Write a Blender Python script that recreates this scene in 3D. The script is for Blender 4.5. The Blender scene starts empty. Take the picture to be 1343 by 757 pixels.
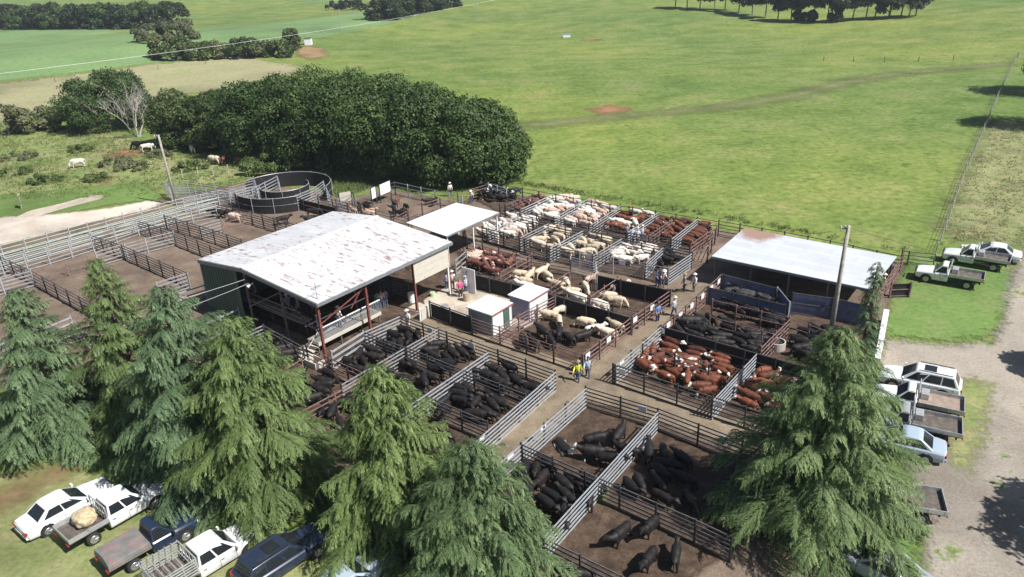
import bpy, bmesh, math, random
import numpy as np
from mathutils import Vector, Matrix
random.seed(7); rng = np.random.default_rng(7)
C = bpy.context.scene.collection
SC = bpy.context.scene
R = math.radians
# ------------------------------------------------------------------ camera
FPX = 983.0; PITCH = R(24.65); ROLL = R(2.6); CAMH = 28.0
_fw = np.array([0, math.cos(PITCH), -math.sin(PITCH)]); _rt = np.array([1.0, 0, 0]); _up = np.cross(_rt, _fw)
_R = _rt*math.cos(ROLL) - _up*math.sin(ROLL); _U = _up*math.cos(ROLL) + _rt*math.sin(ROLL)
cam = bpy.data.cameras.new('camera'); camo = bpy.data.objects.new('camera', cam); C.objects.link(camo)
cam.sensor_width = 36.0; cam.lens = FPX/1343*36; cam.clip_end = 6000; cam.clip_start = 0.5
m = Matrix.Identity(4)
for i in range(3):
    m[i][0] = _R[i]; m[i][1] = _U[i]; m[i][2] = -_fw[i]
m[2][3] = CAMH
camo.matrix_world = m
SC.camera = camo
# ------------------------------------------------------------------ light
SUN_AZ = -31.0; SUN_EL = 50.0
w = bpy.data.worlds.new('World'); SC.world = w; w.use_nodes = True
nt = w.node_tree; bg = nt.nodes['Background']; sky = nt.nodes.new('ShaderNodeTexSky'); sky.sky_type = 'NISHITA'
sky.sun_disc = False; sky.sun_elevation = R(SUN_EL); sky.sun_rotation = R(90 - SUN_AZ); sky.air_density = 1.0
nt.links.new(sky.outputs[0], bg.inputs[0]); bg.inputs[1].default_value = 0.056
sl = bpy.data.lights.new('sun', 'SUN'); sl.energy = 5.0; sl.angle = R(0.55); sl.color = (1, 0.965, 0.91)
so = bpy.data.objects.new('sun', sl); C.objects.link(so)
sd = Vector((math.cos(R(SUN_EL))*math.cos(R(SUN_AZ)), math.cos(R(SUN_EL))*math.sin(R(SUN_AZ)), math.sin(R(SUN_EL))))
so.rotation_euler = sd.to_track_quat('Z', 'Y').to_euler(); so.location = (40, -20, 60)
SC.view_settings.view_transform = 'Standard'; SC.view_settings.look = 'None'
SC.view_settings.exposure = 0.54; SC.view_settings.gamma = 1; SC.view_settings.use_curve_mapping = False
SC.render.engine = 'CYCLES'
SC.cycles.max_bounces = 6; SC.cycles.transparent_max_bounces = 8

# ------------------------------------------------------------------ ground maths
def terr(x, y):
    d = math.hypot(x, y-60)
    k = min(1, max(0, (d-95)/120)); k = k*k*(3-2*k)
    return k*(3.4*math.sin(x*0.017+1.0)*math.cos(y*0.013) + 0.8*math.sin(x*0.041-y*0.023))
def proj(P):
    v = np.array(P, float) - np.array([0, 0, CAMH]); z = v@_fw
    return 671.5+FPX*(v@_R)/z, 378.5-FPX*(v@_U)/z
def at(px, py, z=0.0):
    d = _fw*FPX + _R*(px-671.5) - _U*(py-378.5)
    t = (z-CAMH)/d[2]
    x, y = d[0]*t, d[1]*t
    for _ in range(6):
        zz = terr(x, y)+z
        t = (zz-CAMH)/d[2]; x, y = d[0]*t, d[1]*t
    return (float(x), float(y))
def at3(px, py, z=0.0):
    x, y = at(px, py, z); return (x, y, terr(x, y)+z)
AZ = R(-39); UA = np.array([math.cos(AZ), math.sin(AZ)]); VB = np.array([-UA[1], UA[0]])
def uv(u, v): 
    p = UA*u + VB*v; return (float(p[0]), float(p[1]))
def uvof(p): p = np.array(p[:2]); return float(p@UA), float(p@VB)

# ------------------------------------------------------------------ mesh helpers
class MB:
    def __init__(s): s.v = []; s.f = []; s.m = []
    def add(s, vs, fs, mi=0):
        o = len(s.v); s.v += [tuple(map(float, p)) for p in vs]; s.f += [[i+o for i in f] for f in fs]; s.m += [mi]*len(fs); return s
    def box(s, c, d, rz=0, mi=0, M=None):
        x, y, z = d[0]/2, d[1]/2, d[2]/2; cs, sn = math.cos(rz), math.sin(rz); vs = []
        for a, b, e in ((-1,-1,-1),(1,-1,-1),(1,1,-1),(-1,1,-1),(-1,-1,1),(1,-1,1),(1,1,1),(-1,1,1)):
            X, Y = a*x, b*y; p = (c[0]+X*cs-Y*sn, c[1]+X*sn+Y*cs, c[2]+e*z)
            vs.append(M@Vector(p) if M else p)
        return s.add(vs, [(0,3,2,1),(4,5,6,7),(0,1,5,4),(1,2,6,5),(2,3,7,6),(3,0,4,7)], mi)
    def bar(s, p, q, wd, ht, mi=0):
        p = Vector(p); q = Vector(q); d = q-p; L = d.length
        if L < 1e-5: return s
        d.normalize(); up = Vector((0,0,1))
        if abs(d.z) > 0.98: up = Vector((1,0,0))
        sx = d.cross(up).normalized()*wd/2; uy = sx.cross(d).normalized()*ht/2
        vs = [p-sx-uy, p+sx-uy, p+sx+uy, p-sx+uy, q-sx-uy, q+sx-uy, q+sx+uy, q-sx+uy]
        return s.add(vs, [(0,1,2,3),(7,6,5,4),(0,4,5,1),(1,5,6,2),(2,6,7,3),(3,7,4,0)], mi)
    def tube(s, pts, rad, n=8, mi=0, cap=True):
        pts = [Vector(p) for p in pts]; N = len(pts)
        if not hasattr(rad, '__len__'): rad = [rad]*N
        vs = []; fs = []
        for i, p in enumerate(pts):
            d = (pts[min(i+1, N-1)]-pts[max(i-1, 0)]).normalized()
            a = Vector((0,0,1)) if abs(d.z) < 0.9 else Vector((1,0,0))
            e1 = d.cross(a).normalized(); e2 = d.cross(e1)
            for k in range(n):
                t = 2*math.pi*k/n; vs.append(p+(e1*math.cos(t)+e2*math.sin(t))*rad[i])
        for i in range(N-1):
            for k in range(n):
                fs.append((i*n+k, i*n+(k+1) % n, (i+1)*n+(k+1) % n, (i+1)*n+k))
        if cap: fs.append(tuple(range(n))[::-1]); fs.append(tuple((N-1)*n+k for k in range(n)))
        return s.add(vs, fs, mi)
    def build(s, name, mat, parent=None, world=False, smooth=False):
        me = bpy.data.meshes.new(name); vs = s.v
        off = Vector((0,0,0))
        if parent is not None and world:
            q = parent
            while q: off += q.location; q = q.parent
        me.from_pydata([(a-off.x, b-off.y, c-off.z) for a, b, c in vs], [], s.f)
        mats = mat if isinstance(mat, (list, tuple)) else [mat]
        for mm in mats: me.materials.append(mm)
        if len(mats) > 1: me.polygons.foreach_set('material_index', s.m)
        bm = bmesh.new(); bm.from_mesh(me); bmesh.ops.recalc_face_normals(bm, faces=bm.faces); bm.to_mesh(me); bm.free()
        if smooth: me.polygons.foreach_set('use_smooth', [True]*len(me.polygons))
        o = bpy.data.objects.new(name, me); C.objects.link(o)
        if parent is not None: o.parent = parent
        return o
def tag(o, label=None, cat=None, group=None, kind=None):
    if label: o['label'] = label
    if cat: o['category'] = cat
    if group: o['group'] = group
    if kind: o['kind'] = kind
    return o
def empty(name, loc, rz=0, label=None, cat=None, group=None):
    o = bpy.data.objects.new(name, None); C.objects.link(o); o.location = loc; o.rotation_euler = (0,0,rz); o.empty_display_size = 0.3
    return tag(o, label, cat, group)
def copy_tree(o, parent=None):
    c = o.copy(); C.objects.link(c); c.parent = parent
    for ch in o.children: copy_tree(ch, c)
    return c

# ------------------------------------------------------------------ materials
def nodes(name):
    mt = bpy.data.materials.new(name); mt.use_nodes = True
    return mt, mt.node_tree, mt.node_tree.nodes['Principled BSDF']
def N(nt, t, **k):
    n = nt.nodes.new(t)
    for a, b in k.items():
        if a.startswith('i_'):
            key = a[2:]; key = int(key) if key.isdigit() else key
            n.inputs[key].default_value = b
        else: setattr(n, a, b)
    return n
def ramp(nt, fac, stops, interp='LINEAR'):
    r = nt.nodes.new('ShaderNodeValToRGB'); r.color_ramp.interpolation = interp
    e = r.color_ramp.elements
    while len(e) < len(stops): e.new(0.5)
    for x, (p, c) in zip(e, stops): x.position = p; x.color = (*c, 1) if len(c) == 3 else c
    nt.links.new(fac, r.inputs[0]); return r
def mix(nt, fac, a, b, mode='MIX'):
    mx = nt.nodes.new('ShaderNodeMix'); mx.data_type = 'RGBA'; mx.blend_type = mode
    for sock, val in ((mx.inputs[0], fac), (mx.inputs[6], a), (mx.inputs[7], b)):
        if hasattr(val, 'is_output') or isinstance(val, bpy.types.NodeSocket): nt.links.new(val, sock)
        elif isinstance(val, (int, float)): sock.default_value = val
        else: sock.default_value = (*val, 1)
    return mx.outputs[2]
def geo(nt): return nt.nodes.new('ShaderNodeNewGeometry').outputs['Position']
def objc(nt): return nt.nodes.new('ShaderNodeTexCoord').outputs['Object']
def noise(nt, vec, scale, detail=4, rough=0.55, out='Fac'):
    n = nt.nodes.new('ShaderNodeTexNoise'); n.inputs['Scale'].default_value = scale; n.inputs['Detail'].default_value = detail; n.inputs['Roughness'].default_value = rough
    nt.links.new(vec, n.inputs['Vector']); return n.outputs[out]
def scl(nt, vec, s):
    n = nt.nodes.new('ShaderNodeVectorMath'); n.operation = 'MULTIPLY'; nt.links.new(vec, n.inputs[0]); n.inputs[1].default_value = s; return n.outputs[0]
def bump(nt, b, h, strength=0.4, dist=0.05):
    n = nt.nodes.new('ShaderNodeBump'); n.inputs['Strength'].default_value = strength; n.inputs['Distance'].default_value = dist
    nt.links.new(h, n.inputs['Height']); nt.links.new(n.outputs[0], b.inputs['Normal'])
_mc = {}
def M_simple(name, col, rough=0.6, metal=0.0, var=0.15, scale=3.0, dirt=None, dirt_amt=0.3, objspace=True, coat=0.0):
    if name in _mc: return _mc[name]
    mt, t, b = nodes(name)
    vec = objc(t) if objspace else geo(t)
    n = noise(t, vec, scale, 5)
    lo = tuple(c*(1-var) for c in col); hi = tuple(min(1, c*(1+var)) for c in col)
    c = ramp(t, n, [(0.3, lo), (0.7, hi)]).outputs[0]
    if dirt:
        n2 = noise(t, vec, scale*0.6+0.7, 6, 0.65)
        f = ramp(t, n2, [(0.62-dirt_amt*0.35, (0,0,0)), (0.72, (1,1,1))]).outputs[0]
        c = mix(t, f, c, dirt)
    t.links.new(c, b.inputs['Base Color']); b.inputs['Roughness'].default_value = rough; b.inputs['Metallic'].default_value = metal
    if coat: b.inputs['Coat Weight'].default_value = coat
    _mc[name] = mt; return mt

def grass_color(t, vec, greener=0.0):
    """colour of pasture in world space, shared by the ground sheets"""
    big = noise(t, scl(t, vec, (1,1,0)), 0.012, 4, 0.5)
    midn = noise(t, scl(t, vec, (1,1,0)), 0.09, 6, 0.62)
    fine = noise(t, scl(t, vec, (1,1,0)), 1.1, 8, 0.72)
    tuft = noise(t, scl(t, vec, (1,1,0)), 0.42, 4, 0.6)
    a = ramp(t, midn, [(0.34, (0.116,0.166,0.043)), (0.47, (0.148,0.205,0.054)), (0.58, (0.184,0.226,0.070)), (0.72,(0.240,0.232,0.105))]).outputs[0]
    b = ramp(t, big, [(0.38, (0.78,0.88,0.86)), (0.50, (1,1,1)), (0.62, (1.18,1.12,1.0))]).outputs[0]
    c = mix(t, 1.0, a, b, 'MULTIPLY')
    d = ramp(t, fine, [(0.33, (0.42,0.52,0.40)), (0.48, (0.95,0.96,0.92)), (0.66, (1.42,1.30,1.25))]).outputs[0]
    tex2 = noise(t, scl(t, vec, (1,1,0)), 0.30, 9, 0.78)
    c = mix(t, 0.5, c, ramp(t, tex2, [(0.36, (0.62,0.72,0.60)), (0.5, (1,1,1)), (0.64, (1.25,1.16,1.22))]).outputs[0], 'MULTIPLY')
    c = mix(t, 0.85, c, d, 'MULTIPLY')
    e = ramp(t, tuft, [(0.30, (0.40,0.55,0.42)), (0.41, (1,1,1))]).outputs[0]
    c = mix(t, 0.7, c, e, 'MULTIPLY')
    return c, fine
def edge_shader(t, b, amp=0.6, scale=1.2, soft=0.25):
    """fray a ground sheet's rim by its own signed distance attribute"""
    at_ = t.nodes.new('ShaderNodeAttribute'); at_.attribute_name = 'sd'
    n = noise(t, geo(t), scale, 5, 0.65); n3 = noise(t, geo(t), scale*5, 3, 0.6)
    m1 = t.nodes.new('ShaderNodeMath'); m1.operation = 'MULTIPLY_ADD'; t.links.new(n, m1.inputs[0]); m1.inputs[1].default_value = amp*3; m1.inputs[2].default_value = -amp*1.5
    m2 = t.nodes.new('ShaderNodeMath'); m2.operation = 'MULTIPLY_ADD'; t.links.new(n3, m2.inputs[0]); m2.inputs[1].default_value = amp*1.6; m2.inputs[2].default_value = -amp*0.8
    ad = t.nodes.new('ShaderNodeMath'); ad.operation = 'ADD'; t.links.new(m1.outputs[0], ad.inputs[0]); t.links.new(m2.outputs[0], ad.inputs[1])
    a2 = t.nodes.new('ShaderNodeMath'); a2.operation = 'ADD'; t.links.new(at_.outputs['Fac'], a2.inputs[0]); t.links.new(ad.outputs[0], a2.inputs[1])
    mr = t.nodes.new('ShaderNodeMapRange'); t.links.new(a2.outputs[0], mr.inputs[0]); mr.inputs[1].default_value = -soft; mr.inputs[2].default_value = soft
    tr = t.nodes.new('ShaderNodeBsdfTransparent'); ms = t.nodes.new('ShaderNodeMixShader')
    t.links.new(mr.outputs[0], ms.inputs[0]); t.links.new(tr.outputs[0], ms.inputs[1]); t.links.new(b.outputs[0], ms.inputs[2])
    out = [n for n in t.nodes if n.type == 'OUTPUT_MATERIAL'][0]; t.links.new(ms.outputs[0], out.inputs[0])
def M_grass():
    mt, t, b = nodes('pasture_grass'); c, f = grass_color(t, geo(t))
    # extra: a worn livestock track crossing the paddock
    t.links.new(c, b.inputs['Base Color']); b.inputs['Roughness'].default_value = 0.9; b.inputs['Specular IOR Level'].default_value = 0.15
    bump(t, b, f, 0.7, 0.16); return mt
def M_ground(name, cols, scale=0.8, fine=6.0, amp=0.6, soft=0.25, bmp=0.5, speck=None, edge=True, esc=1.2, grassmix=0.0):
    mt, t, b = nodes(name); vec = scl(t, geo(t), (1,1,0))
    n1 = noise(t, vec, scale, 6, 0.62); c = ramp(t, n1, [(0.30, cols[0]), (0.5, cols[1]), (0.70, cols[2])]).outputs[0]
    n2 = noise(t, vec, fine, 6, 0.75); d = ramp(t, n2, [(0.30, (0.62,0.60,0.58)), (0.5, (1,1,1)), (0.70, (1.35,1.34,1.30))]).outputs[0]
    c = mix(t, 0.8, c, d, 'MULTIPLY')
    n5 = noise(t, vec, scale*0.30, 6, 0.6); c = mix(t, 0.8, c, ramp(t, n5, [(0.36,(0.66,0.65,0.64)),(0.5,(1,1,1)),(0.66,(1.2,1.19,1.16))]).outputs[0], 'MULTIPLY')
    if speck:
        n3 = noise(t, vec, 2.6, 6, 0.75); f = ramp(t, n3, [(0.60, (0,0,0)), (0.66, (1,1,1))]).outputs[0]; c = mix(t, f, c, speck)
    if grassmix > 0:
        g, _ = grass_color(t, geo(t)); n4 = noise(t, vec, 0.35, 6, 0.7)
        f = ramp(t, n4, [(0.62-grassmix*0.3, (0,0,0)), (0.68-grassmix*0.2, (1,1,1))]).outputs[0]; c = mix(t, f, c, g)
    t.links.new(c, b.inputs['Base Color']); b.inputs['Roughness'].default_value = 0.92; b.inputs['Specular IOR Level'].default_value = 0.2
    bump(t, b, n2, bmp, 0.06)
    if edge: edge_shader(t, b, amp, esc, soft)
    return mt
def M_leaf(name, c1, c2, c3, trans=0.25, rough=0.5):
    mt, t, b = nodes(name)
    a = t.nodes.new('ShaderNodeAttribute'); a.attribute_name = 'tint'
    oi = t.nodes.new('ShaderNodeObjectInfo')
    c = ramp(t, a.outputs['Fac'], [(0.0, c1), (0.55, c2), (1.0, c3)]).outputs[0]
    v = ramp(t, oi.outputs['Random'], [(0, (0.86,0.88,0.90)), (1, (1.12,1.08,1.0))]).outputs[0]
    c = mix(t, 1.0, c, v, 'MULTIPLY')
    t.links.new(c, b.inputs['Base Color']); b.inputs['Roughness'].default_value = rough; b.inputs['Specular IOR Level'].default_value = 0.3
    tl = t.nodes.new('ShaderNodeBsdfTranslucent'); t.links.new(c, tl.inputs[0])
    ms = t.nodes.new('ShaderNodeMixShader'); ms.inputs[0].default_value = trans
    out = [n for n in t.nodes if n.type == 'OUTPUT_MATERIAL'][0]
    t.links.new(b.outputs[0], ms.inputs[1]); t.links.new(tl.outputs[0], ms.inputs[2]); t.links.new(ms.outputs[0], out.inputs[0]); return mt
def M_bark(name, c):
    return M_simple(name, c, 0.9, 0, 0.35, 5)
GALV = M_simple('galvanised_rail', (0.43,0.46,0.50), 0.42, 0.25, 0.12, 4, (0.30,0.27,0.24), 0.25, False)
GALVG = M_simple('pale_green_rail', (0.50,0.62,0.56), 0.45, 0.1, 0.12, 4, (0.36,0.38,0.34), 0.25, False)
GALVD = M_simple('dull_galvanised_rail', (0.33,0.34,0.36), 0.55, 0.2, 0.2, 3, (0.24,0.18,0.15), 0.35, False)
RUST = M_simple('rusty_rail', (0.20,0.115,0.105), 0.7, 0.1, 0.25, 5, (0.36,0.26,0.25), 0.35, False)
DARKP = M_simple('dark_steel_post', (0.050,0.052,0.060), 0.6, 0.2, 0.3, 5, (0.12,0.10,0.09), 0.2, False)
GREYP = M_simple('grey_steel_and_shaded_rail', (0.13,0.13,0.14), 0.6, 0.2, 0.3, 5, (0.2,0.16,0.13), 0.3, False)  # plain grey steel; on rails turned from the sun it carries painted shade
BLKSH = M_simple('black_rubber_sheet', (0.010,0.010,0.012), 0.8, 0, 0.35, 2.5, (0.03,0.028,0.027), 0.2, False)
BLUESH = M_simple('blue_sheet_panel', (0.11,0.14,0.24), 0.5, 0.1, 0.2, 2.5, (0.16,0.14,0.16), 0.25, False)
WOOD = M_simple('weathered_timber', (0.30,0.27,0.23), 0.85, 0, 0.3, 6, (0.16,0.14,0.12), 0.3, False)
WHITE = M_simple('white_paint', (0.78,0.79,0.80), 0.5, 0, 0.04, 2)
CREAM = M_simple('cream_board', (0.52,0.49,0.42), 0.7, 0, 0.06, 2, (0.38,0.34,0.28), 0.12, False)
REDST = M_simple('red_oxide_steel', (0.20,0.062,0.050), 0.6, 0.1, 0.25, 4, (0.28,0.17,0.15), 0.2, False)
CONC = M_simple('concrete', (0.42,0.39,0.35), 0.85, 0, 0.12, 2, (0.30,0.27,0.23), 0.25, False)
# ------------------------------------------------------------------ ground
def grid_mesh(name, xs, ys, off, mat, sdf=None, margin=0.0):
    X, Y = np.meshgrid(xs, ys); Z = np.zeros_like(X)
    D = np.hypot(X, Y-60); k = np.clip((D-95)/120, 0, 1); k = k*k*(3-2*k)
    Z = k*(3.4*np.sin(X*0.017+1.0)*np.cos(Y*0.013)+0.8*np.sin(X*0.041-Y*0.023)) + off
    ny, nx = X.shape; idx = np.arange(nx*ny).reshape(ny, nx)
    F = np.stack([idx[:-1,:-1], idx[:-1,1:], idx[1:,1:], idx[1:,:-1]], -1).reshape(-1, 4)
    V = np.stack([X, Y, Z], -1).reshape(-1, 3); S = None
    if sdf is not None:
        S = sdf(V[:, 0], V[:, 1]); keep = (S[F] > -margin).any(1); F = F[keep]
        used = np.unique(F); mp = -np.ones(len(V), int); mp[used] = np.arange(len(used)); F = mp[F]; V = V[used]; S = S[used]
    me = bpy.data.meshes.new(name); me.from_pydata(V.tolist(), [], F.tolist())
    if S is not None:
        a = me.attributes.new('sd', 'FLOAT', 'POINT'); a.data.foreach_set('value', S.astype(np.float32))
    me.polygons.foreach_set('use_smooth', [True]*len(me.polygons)); me.materials.append(mat)
    o = bpy.data.objects.new(name, me); C.objects.link(o); o['kind'] = 'structure'; return o
def poly_sdf(poly):
    P = np.array(poly, float); Q = np.roll(P, -1, 0)
    def f(x, y):
        best = np.full(x.shape, 1e9); ins = np.zeros(x.shape, bool)
        for (ax, ay), (bx, by) in zip(P, Q):
            dx, dy = bx-ax, by-ay; t = np.clip(((x-ax)*dx+(y-ay)*dy)/(dx*dx+dy*dy+1e-9), 0, 1)
            best = np.minimum(best, np.hypot(x-ax-t*dx, y-ay-t*dy))
            c = ((ay > y) != (by > y)) & (x < (bx-ax)*(y-ay)/(by-ay+1e-12)+ax); ins ^= c
        return np.where(ins, best, -best)
    return f
_layer = [0]
def sheet(name, px, mat, cell=0.5, margin=1.5, world=None):
    _layer[0] += 1
    W = world or [at(*p) for p in px]; A = np.array(W)
    lo = A.min(0)-margin-cell; hi = A.max(0)+margin+cell
    return grid_mesh(name, np.arange(lo[0], hi[0], cell), np.arange(lo[1], hi[1], cell), 0.006*_layer[0], mat, poly_sdf(W), margin)
ax = np.unique(np.concatenate([np.arange(-140, 140, 4.0), np.geomspace(140, 2600, 34), -np.geomspace(140, 2600, 34)]))
ay = np.unique(np.concatenate([np.arange(-40, 260, 4.0), np.geomspace(260, 3600, 34), -np.geomspace(40, 900, 12)]))
grid_mesh('ground', ax, ay, 0.0, M_grass())
# far fields
M_ff = M_ground('sown_field_green', [(0.130,0.215,0.085),(0.150,0.240,0.095),(0.175,0.250,0.110)], 0.05, 0.8, 1.6, 0.6, 0.15)
M_fp = M_ground('pale_dry_pasture', [(0.25,0.255,0.13),(0.29,0.275,0.16),(0.21,0.25,0.10)], 0.10, 1.2, 3.5, 1.5, 0.4, esc=0.2)
M_fr = M_ground('rank_grass', [(0.125,0.185,0.055),(0.200,0.235,0.090),(0.29,0.255,0.150)], 0.13, 1.2, 3.0, 1.2, 0.6, esc=0.35)
M_lg = M_ground('mown_green', [(0.100,0.172,0.048),(0.128,0.205,0.056),(0.170,0.210,0.078)], 0.3, 2.5, 1.2, 0.5, 0.6)
M_rs = M_ground('red_soil', [(0.28,0.115,0.07),(0.30,0.15,0.09),(0.23,0.17,0.08)], 0.6, 3, 2.2, 1.6, 0.4, esc=0.5)
M_fs = M_ground('faint_bare_soil', [(0.24,0.17,0.085),(0.27,0.185,0.10),(0.22,0.19,0.08)], 0.4, 2, 1.6, 1.4, 0.4, esc=0.3)
M_vg = M_ground('dry_verge_grass', [(0.17,0.215,0.08),(0.225,0.240,0.11),(0.29,0.265,0.15)], 0.5, 2.2, 2.0, 1.5, 0.6, esc=0.4)
M_tr = M_ground('worn_track', [(0.19,0.195,0.09),(0.16,0.19,0.07),(0.215,0.20,0.115)], 0.3, 2, 1.8, 2.6, 0.4, esc=0.35)
M_yd = M_ground('yard_dirt', [(0.128,0.094,0.070),(0.170,0.128,0.098),(0.215,0.168,0.130)], 0.55, 5.5, 0.5, 0.3, 0.7, (0.11,0.085,0.065))
M_pd = M_ground('pen_manure_soil', [(0.046,0.031,0.023),(0.085,0.058,0.042),(0.140,0.098,0.068)], 1.3, 5, 0.25, 0.15, 1.6, (0.04,0.03,0.022))
M_al = M_ground('alley_gravel', [(0.165,0.130,0.090),(0.215,0.172,0.122),(0.260,0.212,0.155)], 0.8, 7, 0.2, 0.12, 0.7)
M_gr = M_ground('gravel_road', [(0.250,0.220,0.185),(0.300,0.268,0.228),(0.345,0.31,0.265)], 0.35, 6, 0.8, 0.5, 0.5, (0.215,0.185,0.155), grassmix=0.06)
M_dr = M_ground('pale_dirt_road', [(0.44,0.385,0.32),(0.52,0.46,0.395),(0.57,0.52,0.455)], 0.3, 5, 0.5, 0.3, 0.3)
M_cs = M_ground('concrete_slab', [(0.36,0.31,0.25),(0.44,0.385,0.315),(0.52,0.47,0.40)], 0.7, 5, 0.06, 0.05, 0.2)
M_pg = M_ground('parking_grass', [(0.155,0.200,0.065),(0.215,0.240,0.100),(0.275,0.255,0.140)], 0.45, 3.0, 1.0, 0.5, 0.7)
sheet('field', [(-60,40),(0,38),(190,37),(262,0),(430,-40),(650,-12),(480,40),(400,53),(240,78),(120,94),(0,108),(-60,115)], M_ff, 5, 8)
sheet('dry_field', [(-60,118),(0,110),(120,96),(240,80),(330,76),(400,88),(380,100),(300,118),(200,126),(60,150),(-60,170)], M_fp, 2.5, 8)
sheet('rough_paddock', [(-80,180),(0,176),(120,168),(200,190),(330,200),(430,222),(420,250),(330,236),(215,246),(190,262),(100,272),(40,282),(-80,300)], M_fr, 1.2, 4)
sheet('soil_patch', [(144,202),(160,197),(186,197),(190,202),(168,206),(148,206)], M_rs, 0.8, 3)
sheet('soil_patch', [(120,236),(134,232),(141,236),(132,241)], M_rs, 0.6, 2)
sheet('soil_patch', [(386,64),(405,60),(424,64),(428,74),(410,79),(392,74)], M_fs, 2.0, 8)
sheet('soil_patch', [(762,50),(784,50),(786,54),(764,54)], M_rs, 1.5, 3)
sheet('soil_patch', [(776,143),(800,139),(824,142),(812,148),(786,149)], M_rs, 0.8, 3)
sheet('worn_track', [(560,172),(700,160),(860,146),(960,136),(1040,122),(1110,104),(1180,94),(1320,82),(1322,86),(1190,98),(1120,110),(1050,128),(970,142),(860,151),(700,168),(560,180)], M_tr, 1.5, 5)
sheet('dry_verge', [(1232,300),(1262,236),(1300,160),(1450,160),(1480,330),(1343,326),(1290,318)], M_vg, 1.0, 4)
sheet('lawn', [(1150,395),(1200,330),(1245,345),(1330,330),(1343,300),(1330,380),(1312,436),(1255,450),(1165,442),(1150,420)], M_lg, 0.6, 2)
sheet('lawn', [(-40,260),(70,250),(190,240),(214,262),(150,268),(60,286),(-40,306)], M_lg, 0.8, 2)
sheet('yard_dirt', [(-80,345),(0,322),(110,292),(215,262),(318,240),(420,252),(455,262),(512,249),(606,267),(640,252),(664,255),(800,281),(860,289),(945,303),(1186,348),(1172,378),(1160,420),(1148,470),(1150,560),(1100,680),(1060,900),(800,1000),(690,830),(560,668),(420,628),(300,600),(200,530),(-80,500)], M_yd, 0.5, 1.2)
sheet('road', [(-120,318),(0,286),(60,283),(110,278),(150,273),(196,264),(212,266),(196,276),(120,292),(60,308),(0,322),(-120,352)], M_dr, 0.6, 1)
sheet('path', [(14,289),(40,277),(80,268),(118,257),(138,257),(132,262),(92,272),(52,284),(24,291)], M_cs, 0.5, 0.8)
sheet('gravel_road', [(1163,447),(1240,455),(1302,452),(1318,420),(1328,360),(1350,322),(1420,300),(1700,330),(1800,1000),(1300,1100),(1212,900),(1207,757),(1208,655),(1190,600),(1150,560),(1146,480)], M_gr, 0.6, 2)
sheet('verge', [(1250,506),(1276,498),(1298,506),(1297,530),(1284,575),(1272,616),(1256,612),(1242,585),(1240,540)], M_pg, 0.4, 1)
sheet('verge', [(1160,700),(1186,690),(1204,700),(1206,760),(1210,900),(1120,900),(1120,720)], M_lg, 0.5, 1)
sheet('parking_grass', [(-60,640),(60,612),(150,630),(260,680),(420,730),(560,760),(560,1000),(-200,1000)], M_pg, 0.5, 2.5)
sheet('bare_strip', [(-60,670),(0,650),(50,622),(90,606),(100,612),(60,632),(0,668),(-60,694)], M_fs, 0.5, 1.2)
def penf(*p): return [at(*q) for q in p]
# darker trampled floor of the pens
for q in [[(524,437),(728,512),(585,640),(420,600),(360,560),(420,500)],
          [(768,530),(975,600),(985,700),(860,800),(700,780),(610,660)],
          [(868,448),(1062,500),(1030,560),(930,545),(806,502)],
          [(905,400),(948,378),(1150,410),(1140,470),(1064,500),(870,444)],
          [(655,450),(728,412),(828,438),(764,488)],
          [(612,378),(600,330),(690,345),(800,372),(880,402),(828,438),(740,405)],
          [(632,318),(680,296),(910,342),(876,374),(717,342)],
          [(620,262),(664,258),(800,280),(940,312),(906,330),(770,308),(680,292)],
          [(320,445),(345,440),(400,470),(434,475),(476,452),(530,470),(445,520),(395,556),(362,505)]]:
    sheet('pen_floor', q, M_pd, 0.4, 0.5)
sheet('shed_floor', [(285,392),(420,452),(432,480),(600,392),(596,350),(440,320)], M_pd, 0.5, 0.5)
for q in [[(500,432),(560,409),(664,446),(764,484),(905,372),(944,374),(872,440),(806,496),(990,566),(984,592),(768,528),(640,640),(585,640),(728,510),(600,462)],
          [(1000,592),(985,566),(1080,590),(1080,620)]]:
    sheet('alley', q, M_al, 0.4, 0.4)
sheet('concrete_floor', [(556,396),(598,372),(668,378),(704,392),(690,424),(655,442),(600,424),(560,412)], M_cs, 0.4, 0.3)
sheet('concrete_floor', [(533,408),(548,399),(562,404),(548,412)], M_cs, 0.3, 0.2)

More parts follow.
